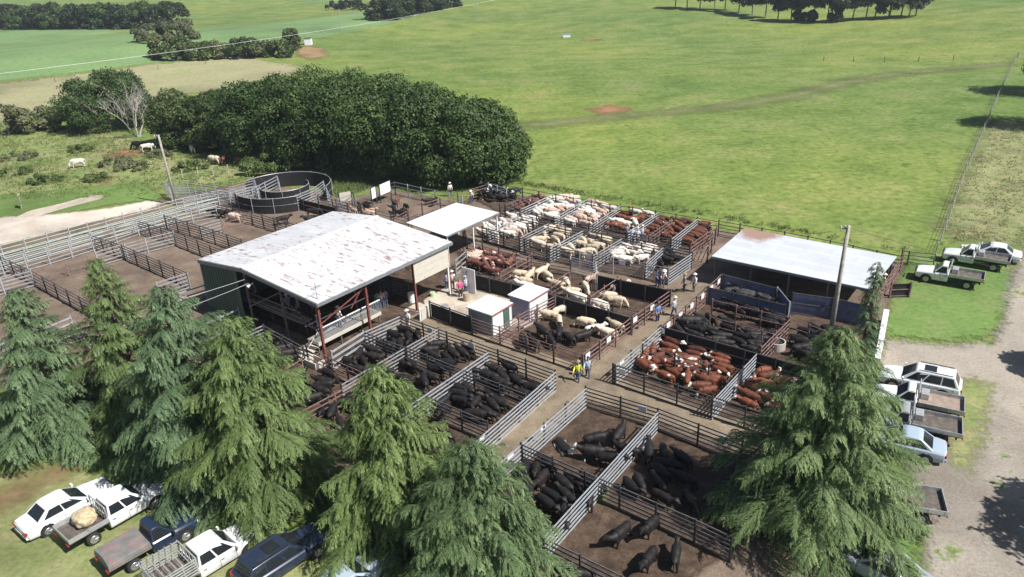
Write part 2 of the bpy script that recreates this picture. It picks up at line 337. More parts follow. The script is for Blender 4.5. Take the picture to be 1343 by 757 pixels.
# ------------------------------------------------------------------ fences
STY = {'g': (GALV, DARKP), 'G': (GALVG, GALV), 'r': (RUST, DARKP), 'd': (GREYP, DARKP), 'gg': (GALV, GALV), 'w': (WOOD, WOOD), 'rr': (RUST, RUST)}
def fence(px, style, label, h=1.7, rails=6, sheet_=None, thick=0.10, gap=2.35, group=None, cat='fence', name='rail_fence', plate=None, low=0.22, world=None, sheet_rng=None):
    pts = world or [at(x, y, h) for x, y in px]
    jit = random.uniform(-0.03, 0.03); h = h+jit
    cx = sum(p[0] for p in pts)/len(pts); cy = sum(p[1] for p in pts)/len(pts)
    root = empty(name, (cx, cy, terr(cx, cy)), 0, label, cat, group)
    if style == 'g' and abs(((pts[-1][0]-pts[0][0])*VB[0]+(pts[-1][1]-pts[0][1])*VB[1]))/max(.1, math.dist(pts[0], pts[-1])) < .5: style = 'd'  # galvanised rails along UA: shade of their unlit side painted in as darker grey
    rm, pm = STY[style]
    thick *= .86
    if rm is GALV and random.random() < .35: rm = GALVD
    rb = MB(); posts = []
    for a, b in zip(pts[:-1], pts[1:]):
        L = math.dist(a, b); n = max(1, round(L/gap)); d = ((b[0]-a[0])/L, (b[1]-a[1])/L); nx, ny = -d[1]*0.06, d[0]*0.06
        za, zb = terr(*a), terr(*b)
        for k in range(rails):
            z = low+(h-0.06-low)*k/(max(1, rails-1))
            for s in range(n):
                f0, f1 = s/n, (s+1)/n; w0 = random.uniform(-.022, .022)
                rb.bar((a[0]+(b[0]-a[0])*f0+nx, a[1]+(b[1]-a[1])*f0+ny, za+(zb-za)*f0+z), (a[0]+(b[0]-a[0])*f1+nx, a[1]+(b[1]-a[1])*f1+ny, za+(zb-za)*f1+z+w0), 0.042, thick)
        for s in range(n+1):
            f = s/n; p = (a[0]+(b[0]-a[0])*f, a[1]+(b[1]-a[1])*f)
            if all(math.dist(p, q) > 0.3 for q in posts): posts.append(p)
        if sheet_:
            z0, z1 = sheet_rng or (0.08, h-0.12); pb = MB()
            pb.bar((a[0]+nx*2.2, a[1]+ny*2.2, (z0+z1)/2), (b[0]+nx*2.2, b[1]+ny*2.2, (z0+z1)/2), 0.03, z1-z0)
            pb.build('panel', sheet_, root, True)
        if plate:
            for f in plate:
                q = MB(); p = (a[0]+(b[0]-a[0])*f-nx*.9, a[1]+(b[1]-a[1])*f-ny*.9); c0 = h-0.33
                q.bar((p[0]-d[0]*.28, p[1]-d[1]*.28, c0), (p[0]+d[0]*.28, p[1]+d[1]*.28, c0), 0.02, 0.42)
                q.build('number_board', WHITE, root, True)
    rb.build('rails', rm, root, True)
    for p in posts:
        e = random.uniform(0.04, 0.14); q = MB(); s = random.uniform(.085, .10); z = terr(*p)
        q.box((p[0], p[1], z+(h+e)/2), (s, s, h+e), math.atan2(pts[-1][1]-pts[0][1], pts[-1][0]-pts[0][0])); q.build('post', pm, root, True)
    return root
F = fence
SWG, SEG, RG, UG, LG = 'rails of the lower left pens', 'rails of the lower right pens', 'rails of the red cattle pens', 'rails of the back selling pens', 'rails of the left holding yards'
F([(524.4,413.7),(728,486)], 'g', 'long dark-looking fence on the near side of the diagonal alley', group=SWG, plate=[.22,.5])
F([(524,413.7),(476,435)], 'g', 'short bright rail fence right beside the main shed corner', group=SWG)
F([(476,435),(434,461)], 'gg', 'pale boarded fence below the main shed corner post', group=SWG, rails=4, thick=0.2)
F([(476,435),(533,457)], 'g', 'dark cross fence nearest the main shed corner', group=SWG)
F([(574.6,430),(447,503)], 'g', 'bright galvanised fence, first divider right of main shed', group=SWG)
F([(479,494),(395,538)], 'rr', 'rusty rail fence behind the yellow-green conifer top', group=SWG, rails=5, thick=0.08)
F([(640,461.5),(527,538)], 'g', 'bright galvanised fence, second divider right of main shed', group=SWG)
F([(531,455),(689,517.7)], 'g', 'dark cross fence halfway down the lower left pens', group=SWG)
F([(540,512),(639,553.5)], 'g', 'dark cross fence lowest in the lower left pens', group=SWG)
F([(728,487),(595,602)], 'g', 'bright galvanised fence left of the alley with two walkers', group=SWG, plate=[.75])
F([(395,470),(362,489),(330,505)], 'rr', 'short rusty fence under the shed front left of stone trough', group=SWG, rails=4, thick=0.07)
F([(345,426),(310,441)], 'g', 'small bright fence standing before the dark shed front', group=SWG)
F([(345,427),(397,455)], 'd', 'brown fence running from shed front towards stone trough', group=SWG, rails=5)
F([(401,453),(430,469),(480,491)], 'r', 'rusty fence running down right of the stone trough', group=SWG, rails=5, thick=0.08)
F([(395,538),(440,560),(500,590)], 'r', 'rusty low fence half hidden behind two conifers', group=SWG, rails=4, thick=0.08)
F([(313,404),(262.7,426),(200,452)], 'gg', 'two-rail bright fence under the green end wall', rails=3, thick=0.14, group=LG)
F([(150,470),(92,416),(48,434),(0,452)], 'gg', 'bright rail fence showing between the leftmost conifers', rails=4, thick=0.14, group=LG)
# lower right block
F([(768,508),(863,536),(974,578.5),(1060,606)], 'g', 'dark fence right of the two walkers, front pens', group=SEG, plate=[.8])
F([(862,540),(713,703)], 'g', 'bright galvanised fence between the two lower right pens', group=SEG)
F([(768,508),(650,610)], 'g', 'bright galvanised fence right of the walkers\' alley', group=SEG, plate=[.85,.5])
F([(684.5,583),(912.4,682),(960,704)], 'g', 'dark cross fence behind the packed black cattle in front', group=SEG)
F([(710,705),(815,757),(860,780)], 'g', 'dark fence at the very bottom of the picture', group=SEG)
F([(866,428.5),(807,479)], 'g', 'bright galvanised fence left of the red cattle', group=RG, plate=[.85])
F([(991.5,463.6),(934.7,524)], 'g', 'bright galvanised fence between two pens of red cattle', group=RG)
F([(804,478),(934.7,521),(1024,549.5),(1080,570)], 'd', 'long grey fence in front of the red cattle', group=RG, plate=[.1])
F([(843,452),(930,480)], 'd', 'thin grey fence crossing the red cattle pen', rails=4, thick=.06, group=RG)
F([(866.5,427.5),(1060,482),(1100,494)], 'd', 'black sheeted fence behind the red cattle', sheet_=BLKSH, rails=3, group=RG, plate=[.005])
F([(868,427),(899.6,402),(928,377),(947,359.5)], 'rr', 'rusty alley fence at left end of the black cattle pens', rails=5, thick=.08, plate=[.25,.75], group='rails of the pens before the low shed')
BG = 'rails of the pens before the low shed'
F([(931,415),(1000,433),(1014,438)], 'rr', 'thin rusty fence through the middle of the black cattle', rails=3, thick=.06, group=BG)
F([(934.5,393),(1033,416),(1062,426),(1100,440)], 'rr', 'thin rusty fence behind the black cattle, below blue panels', rails=3, thick=.06, group=BG)
F([(929,377),(1030,400)], 'd', 'long blue sheeted fence nearest the low shed front', sheet_=BLUESH, rails=2, group=BG)
F([(947,359.5),(1018,378)], 'd', 'blue sheeted fence in the shade of the low shed', sheet_=BLUESH, rails=2, group=BG)
F([(1020,377),(1036,397)], 'gg', 'short slanting blue sheeted gate at the low shed', sheet_=BLUESH, rails=2, group=BG)
F([(1040,384),(1092,391),(1143,402)], 'd', 'tall dull blue panel fence left of the slender tree', sheet_=BLUESH, rails=3, h=2.0, group=BG)
F([(1036,417),(998,454.6)], 'rr', 'rusty five rail divider beside the round concrete trough', rails=5, thick=.09, group=BG)
# front pen and huts
PG = 'rails of the pens around the two huts'
F([(618,417),(655,429.5),(764,465.6)], 'r', 'thin dark fence along the far side of the diagonal alley', rails=6, thick=.055, group=PG)
F([(563,396),(618,416)], 'd', 'black sheeted fence left of the front hut', sheet_=BLKSH, rails=2, group=PG, sheet_rng=(.25,1.5))
F([(655,430),(680,413.5),(728,388)], 'rr', 'rusty fence right of the two white roofed huts', rails=6, thick=.075, group=PG)
F([(764.6,465),(828,417),(880,381)], 'rr', 'long rusty fence beside the alley with the blue shirted walker', rails=5, thick=.09, group=PG, plate=[.08,.5])
F([(627.5,357.5),(670,370),(740,381.5),(837,409)], 'd', 'grey open fence above the black race', rails=4, thick=.07, group=PG)
F([(614,358),(670,371.5),(740,391),(829,417)], 'd', 'black sheeted race wall behind the huts', sheet_=BLKSH, rails=2, group=PG)
F([(697,332.5),(656,356)], 'rr', 'short rusty divider right of the reddish cattle', rails=4, thick=.08, group=PG)
F([(747,355.5),(722,370)], 'rr', 'short rusty divider between cream cattle above the race', rails=4, thick=.08, group=PG)
F([(810,363.5),(774,387.5)], 'rr', 'rusty divider left of the pen with standing cream cows', rails=4, thick=.08, group=PG)
F([(783,361),(879.5,381.5)], 'd', 'black sheeted fence behind the standing cream cows', sheet_=BLKSH, rails=2, group=PG)
F([(597,342),(612,329)], 'gg', 'tiny bright fence at the reddish cattle corner', rails=4, group=PG)
# back selling pens
F([(612,312),(654,325),(692,334),(748,342.5)], 'd', 'lower dark fence of the walkway above reddish cattle', rails=5, thick=.07, group=UG)
F([(748,337),(781,345),(783,361)], 'gg', 'dense grey gate where the walkway bends down', rails=7, thick=.06, group=UG)
F([(632,298),(660,305),(717,322),(760,330)], 'd', 'dark fence below the cream cattle, middle row', rails=6, group=UG)
F([(760,330),(804,338),(845,345),(877,352)], 'gg', 'bright gated fence below the white cattle at right', rails=6, thick=.08, group=UG, plate=[.3])
F([(679,283),(719,292.6),(764,302),(815,312.6),(869,324.5),(908.4,331)], 'd', 'long dark fence on the near side of the buyers\' lane', rails=6, group=UG)
F([(662,269),(681.6,274),(726,285.5),(772,296)], 'd', 'long dark fence on the far side of buyers\' lane, left part', rails=6, group=UG)
F([(772,296),(822,305),(880,314),(905,320)], 'd', 'long dark fence on the far side of buyers\' lane, right part', rails=6, group=UG)
for i, (a, b, s, lb) in enumerate([
    ((698,254.6),(662,269),'d','thin dark divider left of the back row cream cattle'),
    ((725,254.5),(681.6,274),'g','bright divider, first from left in the back row'),
    ((768.8,261.7),(726,285.5),'g','bright divider in the middle of the back row cream cattle'),
    ((814,269),(772,296),'g','bright divider at right end of the back row cream cattle'),
    ((863,277.7),(822,304.7),'g','bright divider between brown cattle beside the blue shirted buyers'),
    ((880,288),(848,310),'rr','rusty divider between brown cattle, left one'),
    ((914.7,286.5),(880,313.5),'g','bright divider, last from left in the back row'),
    ((940,296.8),(905,320),'rr','rusty divider closing the right end of the back row')]):
    F([a, b], s, lb, group=UG, rails=5 if s != 'g' else 6, thick=.1 if s == 'g' else .07)
for a, b, lb in [((679,283),(638,299.7),'bright divider, first from left in the middle row'),
    ((719,292.6),(681,311),'bright divider, second from left in the middle row'),
    ((764,302),(720.5,325),'bright divider, third from left in the middle row'),
    ((815,312.6),(777,335),'bright divider, fourth from left in the middle row'),
    ((868.8,324.5),(846,345),'bright divider, second from right in the middle row'),
    ((908.4,330.8),(877.5,351.4),'bright tall divider at the right end of the middle row')]:
    F([a, b], 'g', lb, group=UG, rails=6)
F([(908,332),(929,324),(943,291)], 'r', 'thin brown fence between the back pens and the low shed', rails=4, thick=.06, group=UG)
F([(664,243),(800,268),(860,276.5),(943,290.5)], 'd', 'dark boundary fence between back pens and the big pasture', rails=4, thick=.07, group='boundary fences')
F([(943,289.6),(1060,310),(1183,336)], 'd', 'dark boundary fence behind the low shed', rails=5, thick=.08, group='boundary fences')
F([(1186,330),(1157,374)], 'rr', 'rusty fence along the right end of the low shed', rails=5, thick=.08)
F([(1157,374),(1146,400)], 'rr', 'rusty fence stub beside the slender tree', rails=4, thick=.08)
# left holding yards
F([(0,337),(40,355),(103,389),(150,412)], 'd', 'dark fence, first from left in the holding yards', group=LG, rails=5)
F([(118,308.7),(159.5,322),(245,358)], 'd', 'dark fence, second from left in the holding yards', group=LG, rails=6)
F([(178,289.5),(227,304),(292,329)], 'd', 'dark fence, third from left in the holding yards', group=LG, rails=6)
F([(215,283),(261,296.5),(316,314)], 'd', 'dark fence, fourth from left in the holding yards', group=LG, rails=6)
F([(282,268),(328.5,278),(390,296)], 'd', 'dark fence beside the round yard, holding yards', group=LG, rails=6)
F([(-30,331),(0,322),(89,299),(160,280),(230,262),(300,247)], 'G', 'pale green fence beside the dirt road', group=LG, rails=4, h=1.5, thick=.06)
F([(-30,341),(0,334),(60,318),(118,302),(200,281),(286,259)], 'G', 'pale green fence in the middle of the long race', group=LG, rails=4, h=1.6, thick=.09)
F([(-30,352),(0,343),(60,327),(118,310),(178,290),(216,280),(282,268)], 'gg', 'long light fence on the yard side of the long race', group=LG, rails=5, h=1.8, thick=.08)
F([(-20,371),(0,366),(40,355.5)], 'gg', 'bright gate at the far left of the holding yards', group=LG, rails=5, thick=.14)
F([(125,331),(160,320.6)], 'gg', 'bright gate in the middle of the holding yards, left one', group=LG, rails=5, thick=.13)
F([(163,320),(190,313),(227,304)], 'gg', 'bright double gate in the middle of the holding yards', group=LG, rails=5, thick=.13)
F([(205,371),(245,358)], 'gg', 'bright gate near the green end wall', group=LG, rails=5, thick=.14)
F([(235,384),(268,374)], 'gg', 'bright gate against the green end wall', group=LG, rails=4, thick=.14)
F([(45,352),(85,342),(114,335)], 'rr', 'thin brown wire fence inside the left holding yard', group=LG, rails=4, thick=.03)
F([(259,295.5),(289.5,287)], 'gg', 'bright gate below the black cow at the round yard', group=LG, rails=5, thick=.13)
F([(290,287),(328,278)], 'rr', 'brown rail fence between black cow and round yard', group=LG, rails=4, thick=.06)
# crush and loading race near the light pole
CR = 'galvanised races by the round yard'
F([(214,238),(245,238),(300,246),(332,237)], 'gg', 'upper galvanised rails of the loading race', group=CR, rails=6, h=1.9)
F([(222,246),(255,246),(300,253),(340,243)], 'gg', 'lower galvanised rails of the loading race', group=CR, rails=6, h=1.9)
F([(214,238),(222,246)], 'gg', 'galvanised end gate of the loading race', group=CR, rails=6, h=1.9)
F([(240,262),(285,252),(318,248)], 'gg', 'galvanised race fence below the loading race', group=CR, rails=5)
F([(332,232),(338,252)], 'gg', 'galvanised gate left of the round yard', group=CR, rails=6, h=2.0)
F([(330,248),(363,231),(366,241)], 'gg', 'galvanised drafting gate inside the round yard', group=CR, rails=5, h=1.9)
# pens beyond the main shed
NG = 'rails of the far calf pens'
F([(416,257),(455,266.5),(512,281),(535,287)], 'd', 'dark fence just beyond the main shed roof', group=NG, rails=5, thick=.07)
F([(516,286),(553,267.5),(600,254),(638,242)], 'r', 'brown fence beyond the small white roof', group=NG, rails=5, thick=.07)
F([(517,239),(588.6,254),(606,258)], 'gg', 'light fence against the dark windbreak', group=NG, rails=4, thick=.07)
F([(517,239),(486,246),(440,262)], 'd', 'dark fence behind the whiteboards', group=NG, rails=4, thick=.06)
F([(600,268),(612,312)], 'r', 'brown fence under the small white roof', group=NG, rails=4, thick=.07)
F([(640,240),(664,248)], 'gg', 'bright end panel beside the black calves at windbreak', group=NG, rails=4)
F([(655,268),(662,269)], 'r', 'short brown fence right of the small white roof', group=NG, rails=5, thick=.07)
def board(px1, px2, h, ht, mat, label, frame=True, name='sign_board'):
    a = at(*px1, h); b = at(*px2, h); root = empty(name, ((a[0]+b[0])/2, (a[1]+b[1])/2, 0), 0, label, 'board')
    q = MB().bar((*a, h-ht/2), (*b, h-ht/2), .04, ht); q.build('face', mat, root, True)
    for p in (a, b): MB().box((p[0], p[1], (h+.1)/2), (.09,.09,h+.1), AZ).build('post', DARKP, root, True)
board((497,243),(511,237), 2.3, 1.3, WHITE, 'big whiteboard on posts beside the dark windbreak')
board((486,248),(492,245), 2.2, 1.3, WHITE, 'narrow whiteboard left of the big one')
board((444,253.5),(460,251), 2.0, 1.1, CREAM, 'cream board by the round yard grass')
# ------------------------------------------------------------------ roofs & sheds
def M_roof(name, base, rustc, amt, streak=(0.35, 2.2), spot=None):
    mt, t, b = nodes(name)
    # sheet space: object coords, corrugations and laps run along local Y (eave to ridge)
    vec = objc(t); n1 = noise(t, scl(t, vec, (streak[0], streak[1], 1)), 1.0, 6, 0.7)
    nb = noise(t, vec, 0.16, 3, 0.5)
    ad = t.nodes.new('ShaderNodeMath'); ad.operation = 'MULTIPLY_ADD'; t.links.new(nb, ad.inputs[0]); ad.inputs[1].default_value = 0.12; t.links.new(n1, ad.inputs[2])
    f = ramp(t, ad.outputs[0], [(0.90-amt, (0,0,0)), (0.97-amt, (1,1,1))]).outputs[0]
    n2 = noise(t, vec, 0.5, 5, 0.6); c = ramp(t, n2, [(0.3, tuple(x*0.93 for x in base)), (0.7, tuple(min(1, x*1.05) for x in base))]).outputs[0]
    # sheet laps
    br = t.nodes.new('ShaderNodeTexBrick'); br.inputs['Scale'].default_value = 1.0; br.offset = 0.5
    br.inputs['Color1'].default_value = (1,1,1,1); br.inputs['Color2'].default_value = (0.88,0.88,0.90,1); br.inputs['Mortar'].default_value = (0.62,0.60,0.59,1)
    br.inputs['Mortar Size'].default_value = 0.014; br.inputs['Brick Width'].default_value = 4.2; br.inputs['Row Height'].default_value = 0.78
    t.links.new(vec, br.inputs['Vector']); c = mix(t, 1.0, c, br.outputs[0], 'MULTIPLY')
    c = mix(t, f, c, rustc)
    if spot:
        vd = t.nodes.new('ShaderNodeVectorMath'); vd.operation = 'DISTANCE'; t.links.new(vec, vd.inputs[0]); vd.inputs[1].default_value = spot[0]
        ns = noise(t, vec, 1.1, 6, 0.7)
        m1 = t.nodes.new('ShaderNodeMath'); m1.operation = 'MULTIPLY_ADD'; t.links.new(ns, m1.inputs[0]); m1.inputs[1].default_value = 3.2; t.links.new(vd.outputs['Value'], m1.inputs[2])
        f2 = ramp(t, m1.outputs[0], [(0.0,(1,1,1)),(1.0,(0,0,0))]); 
        mr = t.nodes.new('ShaderNodeMapRange'); t.links.new(m1.outputs[0], mr.inputs[0]); mr.inputs[1].default_value = spot[1]; mr.inputs[2].default_value = spot[1]+1.1; mr.inputs[3].default_value = 0.9; mr.inputs[4].default_value = 0
        c = mix(t, mr.outputs[0], c, spot[2])
    t.links.new(c, b.inputs['Base Color']); b.inputs['Roughness'].default_value = 0.5; b.inputs['Metallic'].default_value = 0.0
    wv = t.nodes.new('ShaderNodeTexWave'); wv.bands_direction = 'Y'; wv.inputs['Scale'].default_value = 2.05; t.links.new(vec, wv.inputs[0])
    bump(t, b, wv.outputs['Fac'], 0.35, 0.03); return mt
ROOFM = M_roof('weathered_zinc_roof', (0.62,0.63,0.645), (0.28,0.15,0.12), 0.285, (0.9, 3.4))
ROOFC = M_roof('clean_white_roof', (0.74,0.75,0.77), (0.4,0.3,0.25), 0.0)
ROOFL = M_roof('low_shed_roof', (0.56,0.59,0.63), (0.35,0.27,0.22), 0.0, spot=((1.5, 6.9, 2.95), 2.9, (0.30,0.17,0.12)))
GREENW = M_simple('dark_green_sheet', (0.035,0.095,0.085), 0.5, 0.1, 0.12, 1.5, (0.05,0.10,0.09), 0.2, False)
STEEL = M_simple('shed_steel', (0.16,0.13,0.13), 0.6, 0.2, 0.2, 3, (0.2,0.1,0.08), 0.3, False)
FASC = M_simple('grey_fascia', (0.22,0.24,0.26), 0.5, 0.2, 0.15, 2, None, 0, False)
MESHP = M_simple('wire_mesh_panel', (0.36,0.40,0.45), 0.5, 0.3, 0.15, 3, None, 0, False)
# every building sits at an Empty turned to the yard's axes: local x = along UA, y = along VB
def lroot(name, u, v, label, cat='shed'):
    x, y = uv(u, v); return empty(name, (x, y, 0), AZ, label, cat)
def slab(pts, th):     # quad roof sheet with thickness
    m_ = MB(); P = [Vector(p) for p in pts]; n = (P[1]-P[0]).cross(P[3]-P[0]).normalized()*th
    if n.z < 0: n = -n
    v = [p for p in P]+[p-n for p in P]
    return m_.add(v, [(0,1,2,3),(7,6,5,4),(0,4,5,1),(1,5,6,2),(2,6,7,3),(3,7,4,0)])
# main shed
U0, UR, U1, V0, V1 = -57.5, -50.0, -41.8, 29.2, 43.7
ms = lroot('main_shed', U1, V0, 'big open saleyard shed with rust streaked white roof and green end wall', 'shed')
EW, ER, EE = 5.0, 5.68, 5.02; du0, dur, dv = U0-U1, -9.2, V1-V0
# shared ridge strip: west slope shorter than east
slab([(du0,0,EW),(dur,0,ER),(dur,dv,ER),(du0,dv,EW)], .06).build('roof', ROOFM, ms)
slab([(dur,0,ER),(0,0,EE),(0,dv,EE),(dur,dv,ER)], .06).build('roof', ROOFM, ms)
q = MB().bar((dur,-.02,ER+.03), (dur,dv+.02,ER+.03), .35, .04); q.build('ridge_cap', ROOFC, ms)
MB().bar((.04,-.05,EE-.16), (.04,dv+.05,EE-.16), .05, .26).build('gutter', FASC, ms)
q = MB(); q.bar((du0,-.06,EW-.18), (dur,-.06,ER-.18), .05, .3); q.bar((dur,-.06,ER-.18), (0,-.06,EE-.18), .05, .3); q.build('fascia', FASC, ms)
MB().bar((du0,dv+.06,EW-.18), (dur,dv+.06,ER-.18), .05, .28).build('fascia', FASC, ms)
# green sheeted end wall (south-west gable, west part) and west side wall
gw = MB(); x0, x1 = du0+.05, -10.2
f_ = lambda x: EW+(ER-EW)*(x-du0)/(dur-du0)-.10
gw.add([(x0,.02,.15),(x1,.02,.15),(x1,.02,f_(x1)),(x0,.02,f_(x0)),(x0,.08,.15),(x1,.08,.15),(x1,.08,f_(x1)),(x0,.08,f_(x0))], [(0,1,2,3),(7,6,5,4),(0,4,5,1),(1,5,6,2),(2,6,7,3),(3,7,4,0)])
for k in range(1, int((x1-x0)/.4)): gw.box((x0+k*.4, .0, (f_(x0+k*.4)+.15)/2), (.05,.02,f_(x0+k*.4)-.4))
gw.build('end_wall', GREENW, ms)
MB().box((du0+.03, dv/2, 2.5), (.06, dv-.2, 4.8)).build('side_wall', GREENW, ms)
# steel posts and rafters
for y in (.2, 4.8, 10.0, 14.2):
    MB().box((-.35, y, 2.45), (.2,.16,4.9)).build('post', REDST, ms)
for x in (-4.8, -9.4):
    for y in (.25, 7.2, 14.2): MB().box((x, y, 2.6), (.14,.14,5.2)).build('post', STEEL, ms)
for y in (.35, 4.9, 9.7, 14.3):
    q = MB(); q.bar((-.3,y,EE-.30), (dur,y,ER-.28), .1, .22); q.bar((dur,y,ER-.28), (du0+.1,y,EW-.3), .1, .22)
    q.bar((-.3,y,EE-1.1), (-2.4,y,EE-.2), .06, .08); q.bar((-4.8,y,EE-1.2), (-2.9,y,EE-.1), .06,.08); q.build('rafter', STEEL, ms)
q = MB()
for x in np.arange(-.8, du0, -1.3): q.bar((x, .1, (EE if x > dur else EW)+ (ER-EE)*(min(1, x/dur) if x > dur else (x-du0)/(dur-du0))-.15), (x, dv-.1, (EE if x > dur else EW)+(ER-EE)*(min(1, x/dur) if x > dur else (x-du0)/(dur-du0))-.15), .06, .12)
q.build('purlins', STEEL, ms)
# cream boarded upper wall at the right end
q = MB()
for k in range(4): q.box((-.22, 12.05, 2.75+.29+k*.56), (.05, 4.2, .545))
q.build('upper_wall', CREAM, ms)
MB().box((-.3, 14.05, 2.2), (.12,.12,4.3)).build('post', WHITE, ms)
q = MB(); q.bar((-.35,.2,3.1), (-.35,4.8,4.4), .06,.08); q.bar((-.35,4.8,4.75),(-.35,3.2,3.2),.05,.07); q.bar((-.35,10,4.6),(-.35,4.8,4.6),.07,.12); q.build('brace', REDST, ms)
q = MB(); q.bar((-.5,.15,2.6), (-9.4,.15,2.9), .06,.1); q.bar((-9.4,.15,2.2),(-4.8,.15,4.6),.05,.08); q.bar((-4.8,.15,4.3),(-.4,.15,2.5),.05,.08); q.build('brace', STEEL, ms)
# aerial on the roof corner
an = empty('roof_aerial', (*uv(U1-.6, V0+.5), EE), AZ, 'thin little antenna on the near corner of the main shed roof', 'antenna')
MB().tube([(0,0,0),(0,0,1.3)], .02, 6).build('mast', GREYP, an)
q = MB(); [q.bar((-.35+abs(k)*.05, k*.14, .95), (.35-abs(k)*.05, k*.14, .95), .015,.015) for k in range(-3,4)]; q.bar((0,-.45,.95),(0,.45,.95),.02,.02); q.build('elements', GREYP, an)
# buyers' walkway inside the shed front
wk = lroot('raised_walkway', -43.6, 29.8, 'raised buyers walkway with pale mesh sides inside the main shed', 'walkway')
MB().box((0, 2.9, 1.2), (1.3, 6.4, .1)).build('deck', WOOD, wk)
q = MB()
for k in range(28): q.bar((.66, -.2+k*.235, 1.25), (.66, -.2+k*.235, 2.3), .018, .018)
for k in range(9): q.bar((.66, -.3, 1.3+k*.125), (.66, 6.1, 1.3+k*.125), .018,.018)
q.build('mesh_side', MESHP, wk)
q = MB(); q.bar((.7,-.3,2.35), (.7,6.1,2.35), .07,.07); q.bar((-.66,-.3,2.3), (-.66,6.1,2.3), .06,.06); q.build('handrail', WHITE, wk)
MB().box((.70, 2.9, 1.15), (.05, 6.4, .28)).build('kick_board', CREAM, wk)
for y in (-.2, 2, 4.1, 6): MB().box((.5, y, .58), (.1,.1,1.16)).build('leg', STEEL, wk)
q = MB()
for k in range(6): q.box((.1, -1.6+k*.28, .18+k*.19), (1.2,.28,.05))
q.bar((.72,-1.8,.9),(.72,-.2,2.2),.05,.05); q.build('steps', CREAM, wk)
wl = lroot('shed_catwalk', -54.2, 31.2, 'dark catwalk deep inside the shed behind the green wall', 'walkway')
MB().box((3.0, 0, 1.4), (9.6, 1.0, .1)).build('deck', WOOD, wl); q = MB(); q.bar((-1.8,-.5,2.4),(7.8,-.5,2.4),.05,.06); q.bar((-1.8,-.5,1.9),(7.8,-.5,1.9),.05,.05); q.build('handrail', GALV, wl)
for x in (-1.6, 3, 7.6): MB().box((x, 0, .7), (.1,.1,1.4)).build('leg', STEEL, wl)
for u_, v_, lab in ((-46.5, 33.0, 'inner pen rail fence under the main shed roof, front one'), (-50.5, 36.5, 'inner pen rail fence under the main shed roof, middle one'), (-47.0, 40.5, 'inner pen rail fence under the main shed roof, far one')):
    F([], 'd', lab, world=[uv(u_-4, v_), uv(u_+2.6, v_)], group='rails inside the main shed')
# loading platform, pale wall stub near post
st = lroot('wall_stub', -40.6, 38.9, 'low cream wall stub at the foot of the red shed post', 'wall'); MB().box((0,0,.6), (.16,1.6,1.2)).build('panel', CREAM, st); MB().box((0,-.9,.65), (.12,.12,1.3)).build('post', WHITE, st)
# small white roof
sm = lroot('lean_to_roof', -46.0, 47.4, 'small flat clean white roof joined behind the main shed', 'shed')
slab([(0,0,3.5),(0,7.9,3.5),(-5.8,7.9,3.55),(-5.9,0.6,3.55)], .07).build('roof', ROOFC, sm)
q = MB(); q.bar((.04,0,3.42),(.04,7.9,3.42),.05,.14); q.bar((-5.8,7.94,3.45),(0,7.94,3.4),.05,.14); q.build('gutter', FASC, sm)
for x, y in ((-.2,.3),(-.2,4),(-.2,7.7),(-5.6,7.7),(-5.6,1)): MB().box((x,y,1.7),(.11,.11,3.4)).build('post', WHITE, sm)
# low shed
lo = lroot('low_shed', -24.2, 57.6, 'long low open shed with pale flat roof, rusty at one corner', 'shed')
slab([(0,0,2.7),(13.0,0.2,2.7),(13.1,7.4,2.95),(-.1,7.4,2.95)], .07).build('roof', ROOFL, lo)
lo_c = lo.children[0]
MB().bar((0,-.05,2.6),(13,.15,2.6),.06,.2).build('gutter', FASC, lo)
for x in (.3, 3.5, 6.7, 9.8, 12.7):
    MB().box((x,.25,1.3),(.12,.12,2.6)).build('post', STEEL, lo); MB().box((x,7.1,1.4),(.12,.12,2.8)).build('post', STEEL, lo)
MB().box((6.5,7.25,1.4),(12.8,.05,2.7)).build('back_wall', M_simple('dark_shed_sheet',(0.05,0.055,0.06),.6,.1,.2,2,None,0,False), lo)
q = MB(); [q.bar((x,.2,2.5),(x,7.2,2.75),.08,.14) for x in (.3,3.5,6.7,9.8,12.7)]; q.build('rafters', STEEL, lo)
